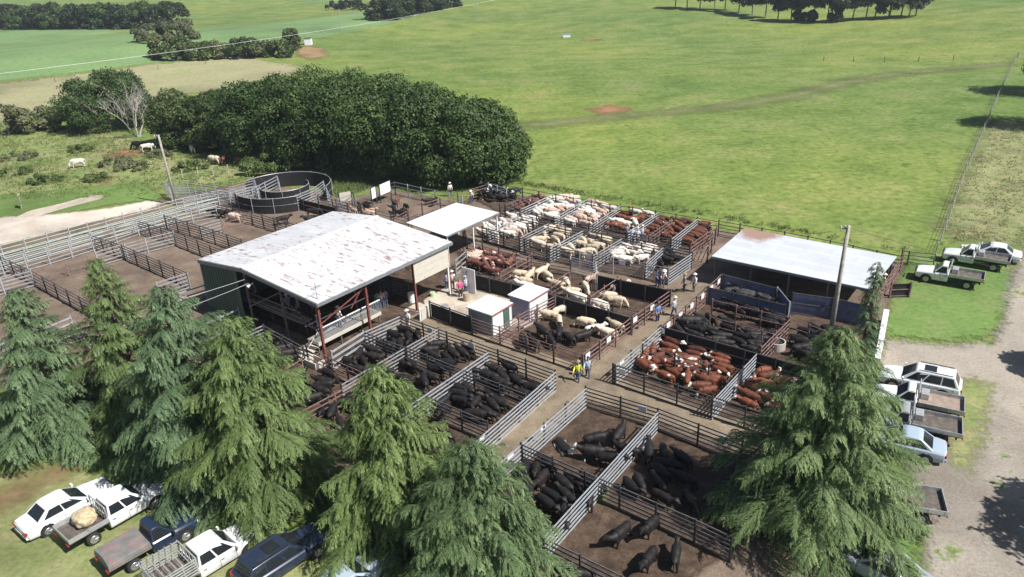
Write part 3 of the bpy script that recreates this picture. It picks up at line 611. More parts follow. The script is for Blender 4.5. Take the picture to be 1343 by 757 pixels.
# ---- huts
HW1 = M_simple('grey_green_cladding', (0.34,0.37,0.38), 0.6, 0.1, 0.06, 2, (0.28,0.29,0.29), .15, False)
HW2 = M_simple('lilac_cladding', (0.40,0.38,0.50), 0.6, 0.1, 0.06, 2, (0.34,0.32,0.4), .15, False)
HWW = M_simple('pale_cladding', (0.66,0.67,0.66), 0.6, 0.0, 0.05, 2, (0.5,0.48,0.45), .15, False)
HTR = M_simple('dull_red_trim', (0.36,0.13,0.12), 0.6, 0, 0.1, 3, None, 0, False)
HDR = M_simple('dark_green_door', (0.07,0.12,0.10), 0.5, 0, 0.1, 2, None, 0, False)
def hut(u, v, w_, d_, h_, m1, label, door):
    r = lroot('site_hut', u, v, label, 'hut')
    q = MB().box((w_/2, .03, h_/2), (w_, .06, h_)); q.box((w_/2, d_-.03, h_/2), (w_,.06,h_)); q.box((.03, d_/2, h_/2), (.06, d_-.13, h_)); q.build('side_wall', m1, r)
    q = MB()
    if door: q.box((w_-.03, (d_*.52)/2+.06, h_/2), (.06, d_*.52, h_)); q.box((w_-.03, d_*.93, h_/2), (.06, d_*.13, h_)); MB().box((w_-.05, d_*.725, h_*.46), (.05, d_*.27, h_*.9)).build('door', HDR, r); q.box((w_-.03, d_*.725, h_*.955), (.06, d_*.27, h_*.09))
    else: q.box((w_-.03, d_/2, h_/2), (.06, d_-.13, h_))
    q.build('front_wall', HWW, r)
    q = MB()
    for k in range(int(w_/.22)): q.box((.15+k*.22, -.012, h_/2), (.03,.02,h_-.1))
    q.build('cladding_ribs', m1, r)
    slab([(-.1,-.1,h_+.09),(w_+.1,-.1,h_+.05),(w_+.1,d_+.1,h_+.05),(-.1,d_+.1,h_+.09)], .06).build('roof', M_simple('hut_roof_white',(0.74,0.75,0.78),.45,0,.04,2,(0.5,0.5,0.52),.1,False), r)
    q = MB(); q.bar((w_+.12,-.1,h_+.0),(w_+.12,d_+.1,h_+.0),.03,.12); q.build('trim', HTR, r); q = MB(); q.bar((-.1,-.12,h_+.02),(w_+.1,-.12,h_+.0),.03,.09); q.build('trim', HWW, r)
    return r
hut(-36.25, 39.15, 2.45, 2.45, 2.1, HW1, 'front white roofed hut with grey wall and green door', True)
hut(-34.95, 42.8, 2.0, 2.55, 2.05, HW2, 'rear white roofed hut with lilac side wall', False)
# white panel at the shed corner
wp = lroot('white_partition', -41.1, 44.4, 'tall white partition panel standing at the right shed corner', 'wall')
MB().box((.3,.0,1.25),(1.5,.06,2.5)).build('panel', WHITE, wp); MB().bar((-.5,-.2,0.0),(.2,-.1,2.3),.05,.05).build('prop', GREYP, wp)
# ---- round yard
cx, cy = -28.0, 91.0
def arcwall(name, c, r0, a0, a1, h, label, n=44, rails=True, mat=BLKSH):
    root = empty(name, (c[0], c[1], terr(*c)), 0, label, 'yard wall', 'walls of the round yard'); q = MB(); pr = []
    for k in range(n+1):
        a = R(a0+(a1-a0)*k/n); pr.append((math.cos(a), math.sin(a)))
    for (x0,y0),(x1,y1) in zip(pr[:-1], pr[1:]):
        q.add([(x0*r0,y0*r0,.05),(x1*r0,y1*r0,.05),(x1*r0,y1*r0,h),(x0*r0,y0*r0,h),(x0*(r0+.05),y0*(r0+.05),.05),(x1*(r0+.05),y1*(r0+.05),.05),(x1*(r0+.05),y1*(r0+.05),h),(x0*(r0+.05),y0*(r0+.05),h)],
              [(3,2,1,0),(4,5,6,7),(2,3,7,6),(0,1,5,4)])
    q.build('sheeting', mat, root)
    t_ = MB(); t_.tube([(x*(r0+.03), y*(r0+.03), h+.03) for x, y in pr], .035, 6)
    if rails: t_.tube([(x*(r0+.09), y*(r0+.09), h*.55) for x, y in pr], .014, 6)
    t_.build('top_rail', GALV, root)
    for k in range(0, n+1, 7):
        x, y = pr[k]; MB().box((x*(r0+.11), y*(r0+.11), (h+.12)/2), (.05,.05,h+.12), a0).build('post', GALV, root)
    return root
arcwall('curved_wall', (cx, cy), 5.8, -15, 158, 1.9, 'outer back wall of the black sheeted round yard')
arcwall('curved_wall', (cx, cy), 5.8, 192, 300, 1.9, 'outer front wall of the black sheeted round yard', 28)
arcwall('curved_wall', (cx+.1, cy+.2), 2.95, 195, 400, 1.8, 'inner ring wall of the black sheeted round yard', 34)
F([(388,256.5),(413,246)], 'gg', 'galvanised gate closing the round yard front', rails=6, h=1.9, group=CR)
F([(413,246),(424,238)], 'gg', 'galvanised curved rails at right edge of round yard', rails=6, h=1.9, group=CR)
F([(388,257),(397,262),(440,272)], 'r', 'dark sheeted wing fence right of the round yard', rails=3, sheet_=BLKSH, h=1.5, group=CR)
F([(424,240),(432,256),(455,266)], 'gg', 'light rail fence curving away right of the round yard', rails=5, thick=.06, group=NG)
# ---- poles & wires
POLE = M_simple('grey_timber_pole', (0.36,0.33,0.30), .85, 0, .25, 4, (0.2,0.18,0.16), .3, False)
INS = M_simple('insulator', (0.55,0.56,0.58), .3, 0, .1, 3, None, 0, False)
def pole(name, base, top, r0, r1, label, arms=True):
    root = empty(name, base, 0, label, 'pole'); d = Vector(top)-Vector(base)
    MB().tube([Vector((0,0,0)), d*.5, d], [r0, (r0+r1)/2, r1], 12).build('shaft', POLE, root, smooth=True)
    if arms:
        q = MB().bar(d*.975+Vector((-.55,.1,0)), d*.975+Vector((.1,-.05,0)), .07,.09); q.build('bracket', GREYP, root)
        for k in (0, 1): MB().tube([d*.975+Vector((-.5+k*.3,.05,.02)), d*.975+Vector((-.5+k*.3,.05,.24))], [.07,.05], 8).build('insulator', INS, root)
    return root
zt = 9.0; tp = at3(1113, 296, zt); bp = at3(1095, 432, 0.0); bs = (tp[0]-.05, tp[1]+.1, 0)
pole('power_pole', bs, tp, .19, .13, 'tall grey timber pole in front of the low shed')
b2 = at3(232, 270); t2 = at3(217, 181, 9.0); t2 = (b2[0]-.3+0.0, b2[1]+.2, 8.9)
pole('power_pole', b2, t2, .17, .12, 'tall timber pole by the loading race, far left yard')
b3 = at3(-14, 150); 
pw = empty('power_pole', at3(4, 152), 0, 'thin pole with cross arm at the left edge of the photo', 'pole')
MB().tube([(0,0,0),(-.1,0,8.6)], [.14,.1], 8).build('shaft', POLE, pw); MB().bar((-1.1,0,8.2),(1.1,.1,8.2),.1,.12).build('cross_arm', POLE, pw)
pf = empty('power_pole', at3(627, 24), 0, 'very thin pole far away on the hill, top centre', 'pole'); MB().tube([(0,0,0),(0,0,8)], [.16,.12], 8).build('shaft', POLE, pf)
def wire(p, q, sag, label, rad=.012, mat=None, cat='wire', name='power_line', grp=None):
    P, Q = Vector(p), Vector(q); pts = [P.lerp(Q, k/24)-Vector((0,0,sag*4*(k/24)*(1-k/24))) for k in range(25)]
    o = MB().tube(pts, rad, 5).build(name, mat or GALV); tag(o, label, cat, grp); return o
WH = M_simple('white_cable', (0.75,0.76,0.78), .5, 0, .03, 2, None, 0, False)
pwl = at3(4,152); P0 = Vector(pwl)+Vector((.4,0,8.3))
wire(P0, at3(700, -12, 9), 2.0, 'pale overhead wire crossing the far fields from left edge', .032, WH)
sc_ = uv(-50.5, 29.0)
wire((*sc_, 4.9), at3(-60, 470, 2.6), .3, 'upper service cable from the shed gable towards the conifers', .013, WH, grp='service cables')
wire((sc_[0]+.4, sc_[1]-.3, 4.7), at3(-60, 480, 2.2), .8, 'lower sagging service cable from the shed gable', .013, WH, grp='service cables')
wire(Vector(tp)+Vector((-.3,.1,-.1)), (tp[0]+30, tp[1]-36, 9.4), .6, 'thin overhead wire leaving the timber pole to the right', .012, GREYP)
# lamp on gable
lp = empty('gable_lamp', (*uv(-49.3, 28.95), 4.9), AZ, 'small white lamp under the shed gable', 'lamp'); MB().tube([(0,0,0),(0,-.35,-.05)], .03, 6).build('arm', GREYP, lp); MB().tube([(0,-.3,-.05),(0,-.55,-.12)], [.06,.13], 10).build('shade', WHITE, lp)
# ---- troughs
def ringtrough(p, r0, h, label, mat=CONC, n=20):
    root = empty('water_trough', (*p, 0), 0, label, 'trough'); q = MB()
    for k in range(n):
        a, b = 2*math.pi*k/n, 2*math.pi*(k+1)/n
        for (r_, s) in ((r0, 1), (r0-.09, -1)):
            q.add([(math.cos(a)*r_, math.sin(a)*r_, 0),(math.cos(b)*r_, math.sin(b)*r_, 0),(math.cos(b)*r_, math.sin(b)*r_, h),(math.cos(a)*r_, math.sin(a)*r_, h)], [(0,1,2,3)])
        q.add([(math.cos(a)*r0, math.sin(a)*r0, h),(math.cos(b)*r0, math.sin(b)*r0, h),(math.cos(b)*(r0-.09), math.sin(b)*(r0-.09), h),(math.cos(a)*(r0-.09), math.sin(a)*(r0-.09), h)], [(0,1,2,3)])
    q.build('tank', mat, root)
    wm = M_simple('dark_water', (0.03,0.035,0.03), .05, 0, .1, 2, None, 0, False)
    MB().add([(math.cos(2*math.pi*k/n)*(r0-.08), math.sin(2*math.pi*k/n)*(r0-.08), h-.15) for k in range(n)], [tuple(range(n))]).build('water', wm, root)
ringtrough(at(1018,459), .62, .75, 'round concrete water trough among the black cattle')
ringtrough(at(786,652), .55, .5, 'round trough with green water under the front divider', M_simple('algae_green',(0.12,0.13,0.05),.7,0,.2,3,None,0,False))
def boxtrough(p, d, rz, label, mat=CONC):
    root = empty('water_trough', (*p, 0), rz, label, 'trough'); q = MB(); x, y, z = d
    q.box((0,0,.06),(x,y,.12)); q.box((0,-y/2+.04,z/2+.06),(x,.08,z-.12)); q.box((0,y/2-.04,z/2+.06),(x,.08,z-.12)); q.box((-x/2+.04,0,z/2+.06),(.08,y-.17,z-.12)); q.box((x/2-.04,0,z/2+.06),(.08,y-.17,z-.12)); q.build('tank', mat, root)
boxtrough(at(414,482), (1.3,.9,.7), AZ, 'square cream stone trough at the foot of the shed post', CREAM)
boxtrough(at(692,428), (1.6,.5,.35), AZ+1.57, 'low feed trough in the corner beside the huts')
# white edge wall and gates at the right end
a = at(1163,406,1.1); b = at(1151,470,1.1); ww = empty('white_wall', ((a[0]+b[0])/2, (a[1]+b[1])/2, 0), 0, 'thick white painted rail wall at the lawn edge', 'wall')
MB().bar((*a,.95),(*b,.95),.38,.32).build('coping', WHITE, ww, True); MB().bar((*a,.4),(*b,.4),.25,.79).build('wall_body', CREAM, ww, True)
a = at(1170,372,1.4); b = at(1196,371,1.4); F([], 'rr', 'small black sheeted gate standing on the lawn edge', world=[a, b], h=1.4, rails=3, sheet_=BLKSH)
F([(1157,374),(1170,372)], 'rr', 'short rusty rails joining the black gate', rails=4, thick=.06, h=1.4)
F([(1193,330),(1227,334)], 'w', 'weathered timber farm gate by the parked utes', rails=4, h=1.3, thick=.09)
F([(1184,328),(1193,330)], 'r', 'short dark strainer fence beside the timber gate', rails=4, h=1.4, thick=.07)
# paddock fence with timber posts running up the hill
WPO = M_simple('bleached_post', (0.42,0.40,0.37), .9, 0, .25, 5, (0.2,0.19,0.17), .3, False)
def wirefence(px, label, step=3.6, h=1.15, mat=WPO, wires=3, r=.07):
    pts = [at(*p) for p in px]; c = pts[len(pts)//2]; root = empty('wire_fence', (*c, 0), 0, label, 'fence', 'paddock fences'); wr = MB(); prev = None
    for a, b in zip(pts[:-1], pts[1:]):
        L = math.dist(a, b); n = max(1, round(L/step))
        for k in range(n+ (1 if b == pts[-1] else 0)):
            x = a[0]+(b[0]-a[0])*k/n; y = a[1]+(b[1]-a[1])*k/n; z = terr(x, y); hh = h*random.uniform(.9, 1.15)
            MB().tube([(x,y,z-.1),(x+random.uniform(-.06,.06),y+random.uniform(-.06,.06),z+hh)], [r, r*.85], 7).build('post', mat, root, True)
            if prev:
                for w_ in range(wires): wr.bar((*prev[:2], prev[2]+h*(.3+.3*w_)), (x,y,z+h*(.3+.3*w_)), .02,.02)
            prev = (x, y, z)
    wr.build('wires', GREYP, root, True); return root
wirefence([(1227,333),(1240,300),(1262,236),(1290,172),(1312,120),(1334,74)], 'timber post fence climbing the hill at the right edge', 3.4)
wirefence([(1334,76),(1250,80),(1160,82),(1080,80)], 'faint far fence crossing the upper right pasture', 9, 1.2, GREYP, 2, .09)
wirefence([(0,118),(140,100),(270,84),(390,70)], 'faint far fence between the green and dry fields', 11, 1.2, GREYP, 2, .09)
wirefence([(240,234),(280,230),(320,226)], 'old grey wire fence behind the loading race', 2.6, 1.3)
tk = empty('water_tank', at3(405, 59), 0, 'tiny grey box tank on the far bare slope by the creek', 'tank'); MB().box((0,0,1.1),(2.2,2.2,2.2)).build('tank', WHITE, tk); MB().box((0,0,2.25),(2.5,2.5,.12)).build('lid', GREYP, tk)
pq = empty('power_pole', at3(448, 41), 0, 'thin pole far away beyond the creek bushes', 'pole'); MB().tube([(0,0,0),(0,0,8)], [.18,.13], 8).build('shaft', POLE, pq)
# little far things
pr = empty('water_tank', at3(743, 49), 0, 'tiny white trough far up on the big pasture', 'tank'); MB().box((0,0,.5),(2.6,1.4,1.0)).build('tank', WHITE, pr); MB().box((0,0,1.05),(2.8,1.6,.08)).build('lid', GALV, pr)
sg = empty('info_board', at3(29, 274), R(-60), 'small weathered board on legs by the concrete path', 'board')
for x in (-.45, .45): MB().bar((x,0,0),(x,.15,1.9),.07,.07).build('leg', WOOD, sg)
MB().box((0,.1,1.35),(1.2,.06,.95)).build('face', M_simple('board_grey',(0.22,0.22,0.22),.6,0,.2,3,(0.4,0.38,0.35),.3,False), sg); MB().bar((-.65,.1,1.87),(.65,.1,1.87),.25,.05).build('cap', WOOD, sg)
# drums, barrels, bins
def drum(p, r, h, mat, label, name='drum', cat='drum'):
    o = MB().tube([(0,0,0),(0,0,h*.33),(0,0,h*.34),(0,0,h*.66),(0,0,h*.67),(0,0,h)], [r,r,r*1.04,r,r*1.04,r], 14).build(name, mat); o.location = (*p, 0); tag(o, label, cat); return o
drum(at(541,398), .35, 1.0, WHITE, 'white drum beside the red post inside the shed')
drum(at(568,391), .25, .55, M_simple('pale_green_plastic',(0.4,0.55,0.35),.5,0,.1,2,None,0,False), 'small pale green bin on the concrete floor', 'bin', 'bin')
drum(at(612,397), .28, .95, M_simple('tan_drum',(0.36,0.28,0.2),.7,0,.2,3,None,0,False), 'tan drum next to the person in pink')
drum(at(584,407), .3, .5, M_simple('grey_drum',(0.25,0.24,0.24),.7,0,.2,3,None,0,False), 'low grey drum behind the black sheeted fence')
# ------------------------------------------------------------------ cattle
def skin_mesh(name, verts, edges, radii, root, sub=1, post=None, smooth=True):
    me = bpy.data.meshes.new('tmp'); me.from_pydata(verts, edges, []); o = bpy.data.objects.new('tmp', me); C.objects.link(o)
    o.modifiers.new('s', 'SKIN'); sk = me.skin_vertices[0].data if me.skin_vertices else None
    if sk is None:
        bm = bmesh.new(); bm.from_mesh(me); bm.verts.layers.skin.verify(); bm.to_mesh(me); bm.free(); sk = me.skin_vertices[0].data
    for i, r in enumerate(radii):
        sk[i].radius = (r, r) if not isinstance(r, tuple) else r; sk[i].use_root = (i == root)
    if sub: md = o.modifiers.new('u', 'SUBSURF'); md.levels = sub; md.render_levels = sub
    dg = bpy.context.evaluated_depsgraph_get(); dg.update(); ev = o.evaluated_get(dg); m2 = bpy.data.meshes.new_from_object(ev)
    C.objects.unlink(o); bpy.data.objects.remove(o); bpy.data.meshes.remove(me)
    m2.name = name
    if post:
        n = len(m2.vertices); co = np.empty(n*3); m2.vertices.foreach_get('co', co); co = post(co.reshape(-1, 3)); m2.vertices.foreach_set('co', co.ravel())
    m2.polygons.foreach_set('use_smooth', [smooth]*len(m2.polygons)); m2.update(); return m2
def cow_mesh(pose):
    V = []; E = []; Rr = []
    def add(p, r, par=None):
        V.append(p); Rr.append(r)
        if par is not None: E.append((par, len(V)-1))
        return len(V)-1
    turn = {'left': .38, 'right': -.38}.get(pose, 0.05)
    hip = add((-.64,0,1.12), .30); rump = add((-.88,0,1.10), .22, hip)
    bel = add((-.22,0,1.00), .38, hip); mid = add((.18,0,.98), .39, bel); sh = add((.56,0,1.06), .33, mid); br = add((.76,0,1.04), .27, sh)
    if pose == 'down': n1 = add((.98,.03,.80), .18, br); hd = add((1.16,.05,.46), .14, n1); mz = add((1.24,.07,.13), .09, hd)
    elif pose == 'lying': n1 = add((.96,.05,1.2), .18, br); hd = add((1.14,.1,1.34), .14, n1); mz = add((1.44,.16,1.16), .09, hd)
    else:
        z1 = 1.28 if pose in ('up','left') else 1.12
        n1 = add((.98,turn*.35,z1-.04), .19, br); hd = add((1.17,turn*.8,z1+.06), .145, n1); mz = add((1.46,turn*1.45,z1-.20), .09, hd)
    for s in (-1, 1):                                    # ears, then legs
        hp = V[hd]; add((hp[0]-.04, hp[1]+s*.23, hp[2]+.07), .032, hd)
    if pose != 'lying':
        ofs = {'up': (.04,-.05), 'down': (-.08,.1), 'left': (.1,-.06), 'right': (-.05,.08), 'walk': (.2,-.18)}.get(pose, (0,0))
        for s, k in ((-1, ofs[0]), (1, ofs[1])):
            a = add((.56,s*.21,.72), .135, sh); b = add((.55+k*.4,s*.20,.42), .068, a); c = add((.54+k,s*.20,.16), .055, b); add((.57+k,s*.20,.03), .065, c)
            a = add((-.72,s*.20,.80), .175, hip); b = add((-.86-k*.3,s*.21,.48), .075, a); c = add((-.80-k,s*.21,.18), .056, b); add((-.76-k,s*.21,.03), .066, c)
        t = add((-1.05,0,1.02), .038, rump); t = add((-1.09,.02,.7), .026, t); add((-1.07,.03,.42), .045, t)
    else:
        for s in (-1, 1):
            a = add((.60,s*.28,.78), .12, sh); add((.86,s*.36,.74), .06, a); a = add((-.62,s*.34,.84), .16, hip); add((-.28,s*.46,.76), .06, a)
        t = add((-1.14,0,.98), .038, rump); add((-1.1,.2,.74), .03, t)
    sub = 1
    def post(co):
        tr = (co[:,2] > .62) & (abs(co[:,0]) < 1.05); k = np.where(tr, 0.92, 1.0); co[:,1] *= k
        # flat top line, fuller belly, hip bones
        top = co[:,2] > 1.30; co[top & (abs(co[:,0]) < .95), 2] = 1.30+(co[top & (abs(co[:,0]) < .95), 2]-1.30)*.45
        if pose == 'lying': co[:,2] = np.maximum(.02, (co[:,2]-.66)); co[:,1] *= 1.12
        return co
    return skin_mesh('cattle', V, E, Rr, mid, sub, post)
POSES = ['up','down','left','right','walk','lying']
COWM = {p: cow_mesh(p) for p in POSES}
for _m in COWM.values():
    _c = np.empty(len(_m.vertices)*3, np.float32); _m.vertices.foreach_get('co', _c); _a = _m.attributes.new('lc', 'FLOAT_VECTOR', 'POINT'); _a.data.foreach_set('vector', _c)
    _a = _m.attributes.new('rnd', 'FLOAT', 'POINT')
def M_coat(name, base, alt, face=None, patch=None, patch_amt=0.0, rough=0.65, sheen=0.0):
    mt, t, b = nodes(name); la = t.nodes.new('ShaderNodeAttribute'); la.attribute_name = 'lc'; vec = la.outputs['Vector']
    oi0 = t.nodes.new('ShaderNodeObjectInfo'); ra = t.nodes.new('ShaderNodeAttribute'); ra.attribute_name = 'rnd'
    fa = t.nodes.new('ShaderNodeMath'); fa.operation = 'ADD'; t.links.new(oi0.outputs['Random'], fa.inputs[0]); t.links.new(ra.outputs['Fac'], fa.inputs[1])
    fr = t.nodes.new('ShaderNodeMath'); fr.operation = 'FRACT'; t.links.new(fa.outputs[0], fr.inputs[0])
    class oi: outputs = {'Random': fr.outputs[0]}
    off = t.nodes.new('ShaderNodeVectorMath'); off.operation = 'ADD'; t.links.new(vec, off.inputs[0])
    cr = t.nodes.new('ShaderNodeCombineXYZ'); mm = t.nodes.new('ShaderNodeMath'); mm.operation = 'MULTIPLY'; mm.inputs[1].default_value = 37; t.links.new(oi.outputs['Random'], mm.inputs[0]); t.links.new(mm.outputs[0], cr.inputs[0]); t.links.new(mm.outputs[0], cr.inputs[1]); t.links.new(cr.outputs[0], off.inputs[1])
    v2 = off.outputs[0]
    c = ramp(t, oi.outputs['Random'], [(0, base), (1, alt)]).outputs[0]
    n = noise(t, v2, 3.0, 5, 0.6); c = mix(t, 0.6, c, ramp(t, n, [(0.3,(0.75,0.73,0.72)),(0.7,(1.2,1.2,1.2))]).outputs[0], 'MULTIPLY')
    sx = t.nodes.new('ShaderNodeSeparateXYZ'); t.links.new(vec, sx.inputs[0])
    if patch:
        np_ = noise(t, v2, 1.35, 3, 0.5); f = ramp(t, np_, [(0.60-patch_amt, (0,0,0)), (0.625-patch_amt, (1,1,1))]).outputs[0]; c = mix(t, f, c, patch)
    if face:
        nn = noise(t, v2, 4, 2, 0.5)
        ma = t.nodes.new('ShaderNodeMath'); ma.operation = 'MULTIPLY_ADD'; t.links.new(nn, ma.inputs[0]); ma.inputs[1].default_value = .35; t.links.new(sx.outputs[0], ma.inputs[2])
        mr = t.nodes.new('ShaderNodeMapRange'); t.links.new(ma.outputs[0], mr.inputs[0]); mr.inputs[1].default_value = 1.22; mr.inputs[2].default_value = 1.29
        c = mix(t, mr.outputs[0], c, face)
        m2 = t.nodes.new('ShaderNodeMath'); m2.operation = 'MULTIPLY_ADD'; t.links.new(nn, m2.inputs[0]); m2.inputs[1].default_value = .3; t.links.new(sx.outputs[2], m2.inputs[2])
        r2 = t.nodes.new('ShaderNodeMapRange'); t.links.new(m2.outputs[0], r2.inputs[0]); r2.inputs[1].default_value = .46; r2.inputs[2].default_value = .40
        c = mix(t, r2.outputs[0], c, face)
    t.links.new(c, b.inputs['Base Color']); b.inputs['Roughness'].default_value = rough; b.inputs['Specular IOR Level'].default_value = 0.35
    bump(t, b, noise(t, vec, 14, 3, 0.6), 0.25, 0.02); return mt
COAT = {
 'black': M_coat('black_coat', (0.0095,0.009,0.010), (0.018,0.014,0.013), rough=.62),
 'black faced white': M_coat('bald_black_coat', (0.010,0.010,0.011), (0.016,0.013,0.013), face=(0.62,0.6,0.56), rough=.62),
 'cream': M_coat('cream_coat', (0.50,0.41,0.29), (0.64,0.56,0.44)),
 'white': M_coat('white_coat', (0.66,0.60,0.52), (0.72,0.68,0.62)),
 'red and white': M_coat('red_coat', (0.080,0.027,0.016), (0.185,0.058,0.029), face=(0.64,0.60,0.54), patch=(0.60,0.55,0.50), patch_amt=-.075),
 'brown': M_coat('brown_coat', (0.085,0.032,0.021), (0.18,0.068,0.038), face=None, patch=(0.55,0.48,0.42), patch_amt=-.075),
 'reddish': M_coat('dark_red_coat', (0.125,0.048,0.038), (0.20,0.085,0.065), patch=(0.56,0.48,0.42), patch_amt=-.03),
 'pale pinkish': M_coat('roan_coat', (0.47,0.32,0.25), (0.62,0.50,0.42), patch=(0.25,0.12,0.085), patch_amt=-.07),
 'dark grey': M_coat('grey_coat', (0.028,0.028,0.032), (0.05,0.047,0.05)),
}
COWM_B = {}
QUEUE = []
def cow(*a): QUEUE.append(a)
def cow_now(kind, pose, x, y, rz, s, label, group):
    key = (kind, pose)
    if key not in COWM_B:
        m_ = COWM[pose].copy(); m_.materials.clear(); m_.materials.append(COAT[kind]); COWM_B[key] = m_
    o = bpy.data.objects.new('calf' if s < .72 else 'cow', COWM_B[key]); C.objects.link(o)
    o.location = (x, y, terr(x, y)+0.05); o.rotation_euler = (0, 0, rz); o.scale = (s, s*random.uniform(.95,1.06), s*random.uniform(.97,1.04))
    tag(o, label, 'cattle', group); return o
NUM = ['zero','first','second','third','fourth','fifth','sixth','seventh','eighth','ninth','tenth','eleventh','twelfth']
CNT = ['no','one','two','three','four','five','six','seven','eight','nine','ten','eleven','twelve']
ALLC = []
def pen(quad, kinds, head, where, spread=25, s=(.70,.82), flip=.35, heads=(.45,.2,.15,.15,.05), exact=None, tight=1.0, tries=2500):
    """kinds: {coat: number}; quad px of the pen's floor; where: phrase placing the pen"""
    W = [at(*p, .0) for p in quad] if quad else None; out = []
    def f(x, y):
        best = 1e9; ins = False; j = len(W)-1
        for i in range(len(W)):
            ax_, ay_ = W[j]; bx_, by_ = W[i]; dx, dy = bx_-ax_, by_-ay_; t = max(0, min(1, ((x-ax_)*dx+(y-ay_)*dy)/(dx*dx+dy*dy+1e-9))); best = min(best, math.hypot(x-ax_-t*dx, y-ay_-t*dy))
            if (ay_ > y) != (by_ > y) and x < dx*(y-ay_)/(dy+1e-12)+ax_: ins = not ins
            j = i
        return best if ins else -best
    todo = [k for k, n in kinds.items() for _ in range(n)]; random.shuffle(todo)
    if exact:
        for (px, py, k, hz, ps) in exact: 
            x, y = at(px, py, .6); out.append([x, y, R(hz), random.uniform(*s), k, ps])
        cc = lambda c_: [(c_[0]+math.cos(c_[2])*q*c_[3], c_[1]+math.sin(c_[2])*q*c_[3], (.30 if q < .9 else .17)*c_[3]) for q in (-.72, -.3, .12, .5, .98)]
        for _ in range(60):          # ease animals apart until no two bodies touch
            for i in range(len(out)):
                for j in range(i):
                    best = None
                    for a in cc(out[i]):
                        for b in cc(out[j]):
                            dd = math.hypot(a[0]-b[0], a[1]-b[1]); ov = a[2]+b[2]-dd
                            if ov > 0 and (best is None or ov > best[0]): best = (ov, (a[0]-b[0])/(dd+1e-6), (a[1]-b[1])/(dd+1e-6))
                    if best:
                        for o_, sg_ in ((out[i], 1), (out[j], -1)): o_[0] += best[1]*best[0]*.3*sg_; o_[1] += best[2]*best[0]*.3*sg_
        for c_ in out: ALLC.append(tuple(c_[:4]))
    if W:
        A = np.array(W); lo, hi = A.min(0), A.max(0)
        for k in todo:
            for t_ in range(tries):
                x = random.uniform(lo[0], hi[0]); y = random.uniform(lo[1], hi[1]); sc = random.uniform(*s)
                if f(x, y) < .35: continue
                a = R(head+random.gauss(0, spread)+(180 if random.random() < flip else 0)); c_, s_ = math.cos(a), math.sin(a)
                mine = [(x+c_*q*sc, y+s_*q*sc) for q in (-.72, -.3, .12, .5, .98)]
                if any(f(*p) < .15 for p in (mine[0], mine[-1])): continue
                ok = True
                for (X, Y, A_, S_) in ALLC:
                    if abs(X-x) > 3.2 or abs(Y-y) > 3.2: continue
                    C_, Z_ = math.cos(A_), math.sin(A_)
                    for q in (-.72, -.3, .12, .5, .98):
                        r2 = .31*S_ if q < .9 else .16*S_
                        for i, p in enumerate(mine):
                            r1 = (.31 if i < 4 else .16)*sc
                            if (p[0]-X-C_*q*S_)**2+(p[1]-Y-Z_*q*S_)**2 < ((r1+r2)*tight*.97)**2: ok = False; break
                        if not ok: break
                    if not ok: break
                if ok:
                    ps = random.choices(POSES[:5], heads)[0]; out.append((x, y, a, sc, k, ps)); ALLC.append((x, y, a, sc)); break
    # labels: told apart by order in the pen, seen from the front
    bykind = {}
    for c_ in out: bykind.setdefault(c_[4], []).append(c_)
    for k, L in bykind.items():
        L.sort(key=lambda c_: proj((c_[0], c_[1], .7))[0]); n = len(L); kn = k+' cattle' if k != 'black faced white' else 'white faced black cattle'
        k1 = kn.replace('cattle', 'beast')
        near = max(range(n), key=lambda i: proj((L[i][0], L[i][1], .7))[1]); far = min(range(n), key=lambda i: proj((L[i][0], L[i][1], .7))[1])
        for i, (x, y, a, sc, _, ps) in enumerate(L):
            if n == 1: lb = f'lone {k1} {where}'
            elif n <= 12: lb = f'{NUM[i+1]} from left of {CNT[n]} {kn} {where}'
            elif i == 0: lb = f'leftmost {k1} {where}'
            elif i == n-1: lb = f'rightmost {k1} {where}'
            elif i == near: lb = f'nearest {k1} to the camera {where}'
            elif i == far: lb = f'farthest {k1} {where}'
            else: lb = f'{k1} in the packed middle {where}'
            cow(k, ps, x, y, a, sc, lb, f'{kn} {where}')
# lower left block
pen([(483,462),(527,436),(568,450),(530,475)], {'black':7}, 140, 'beside the main shed corner')
pen([(540,476),(580,450),(636,472),(600,497)], {'black':8}, 141, 'left of the second bright divider')
pen([(450,520),(530,475),(598,500),(530,556)], {'black':14}, 141, 'behind the yellow-green conifer top')
pen([(605,502),(645,478),(722,507),(688,534)], {'black':0}, 141, 'inside the alley corner pen', exact=[(668,482,'black',140,'up'),(659,504,'black',145,'down'),(690,520,'black',145,'up'),(650,487,'black',150,'up'),(663,496,'black',120,'right'),(676,503,'black',125,'down'),(640,497,'black',150,'left'),(698,512,'black',-30,'up')])
pen([(545,555),(602,505),(684,536),(640,572)], {'black':12}, 130, 'below the alley corner pen', spread=45)
pen([(520,590),(540,565),(632,585),(585,630)], {'black':5}, 130, 'beside the third conifer top', spread=45)
pen([(345,478),(365,450),(400,462),(388,492)], {'black':7}, 160, 'under the shed front by stone trough')
pen([(365,520),(398,492),(455,500),(440,525),(395,550)], {'black':9}, 170, 'below the stone trough', spread=50)
pen([(400,556),(452,528),(520,500),(520,540),(470,585)], {'black':12}, 100, 'beneath the rusty slanting fence', spread=35)
pen([(440,490),(478,462),(520,470),(478,505)], {'black':7}, 150, 'right of the shed corner post', spread=40)
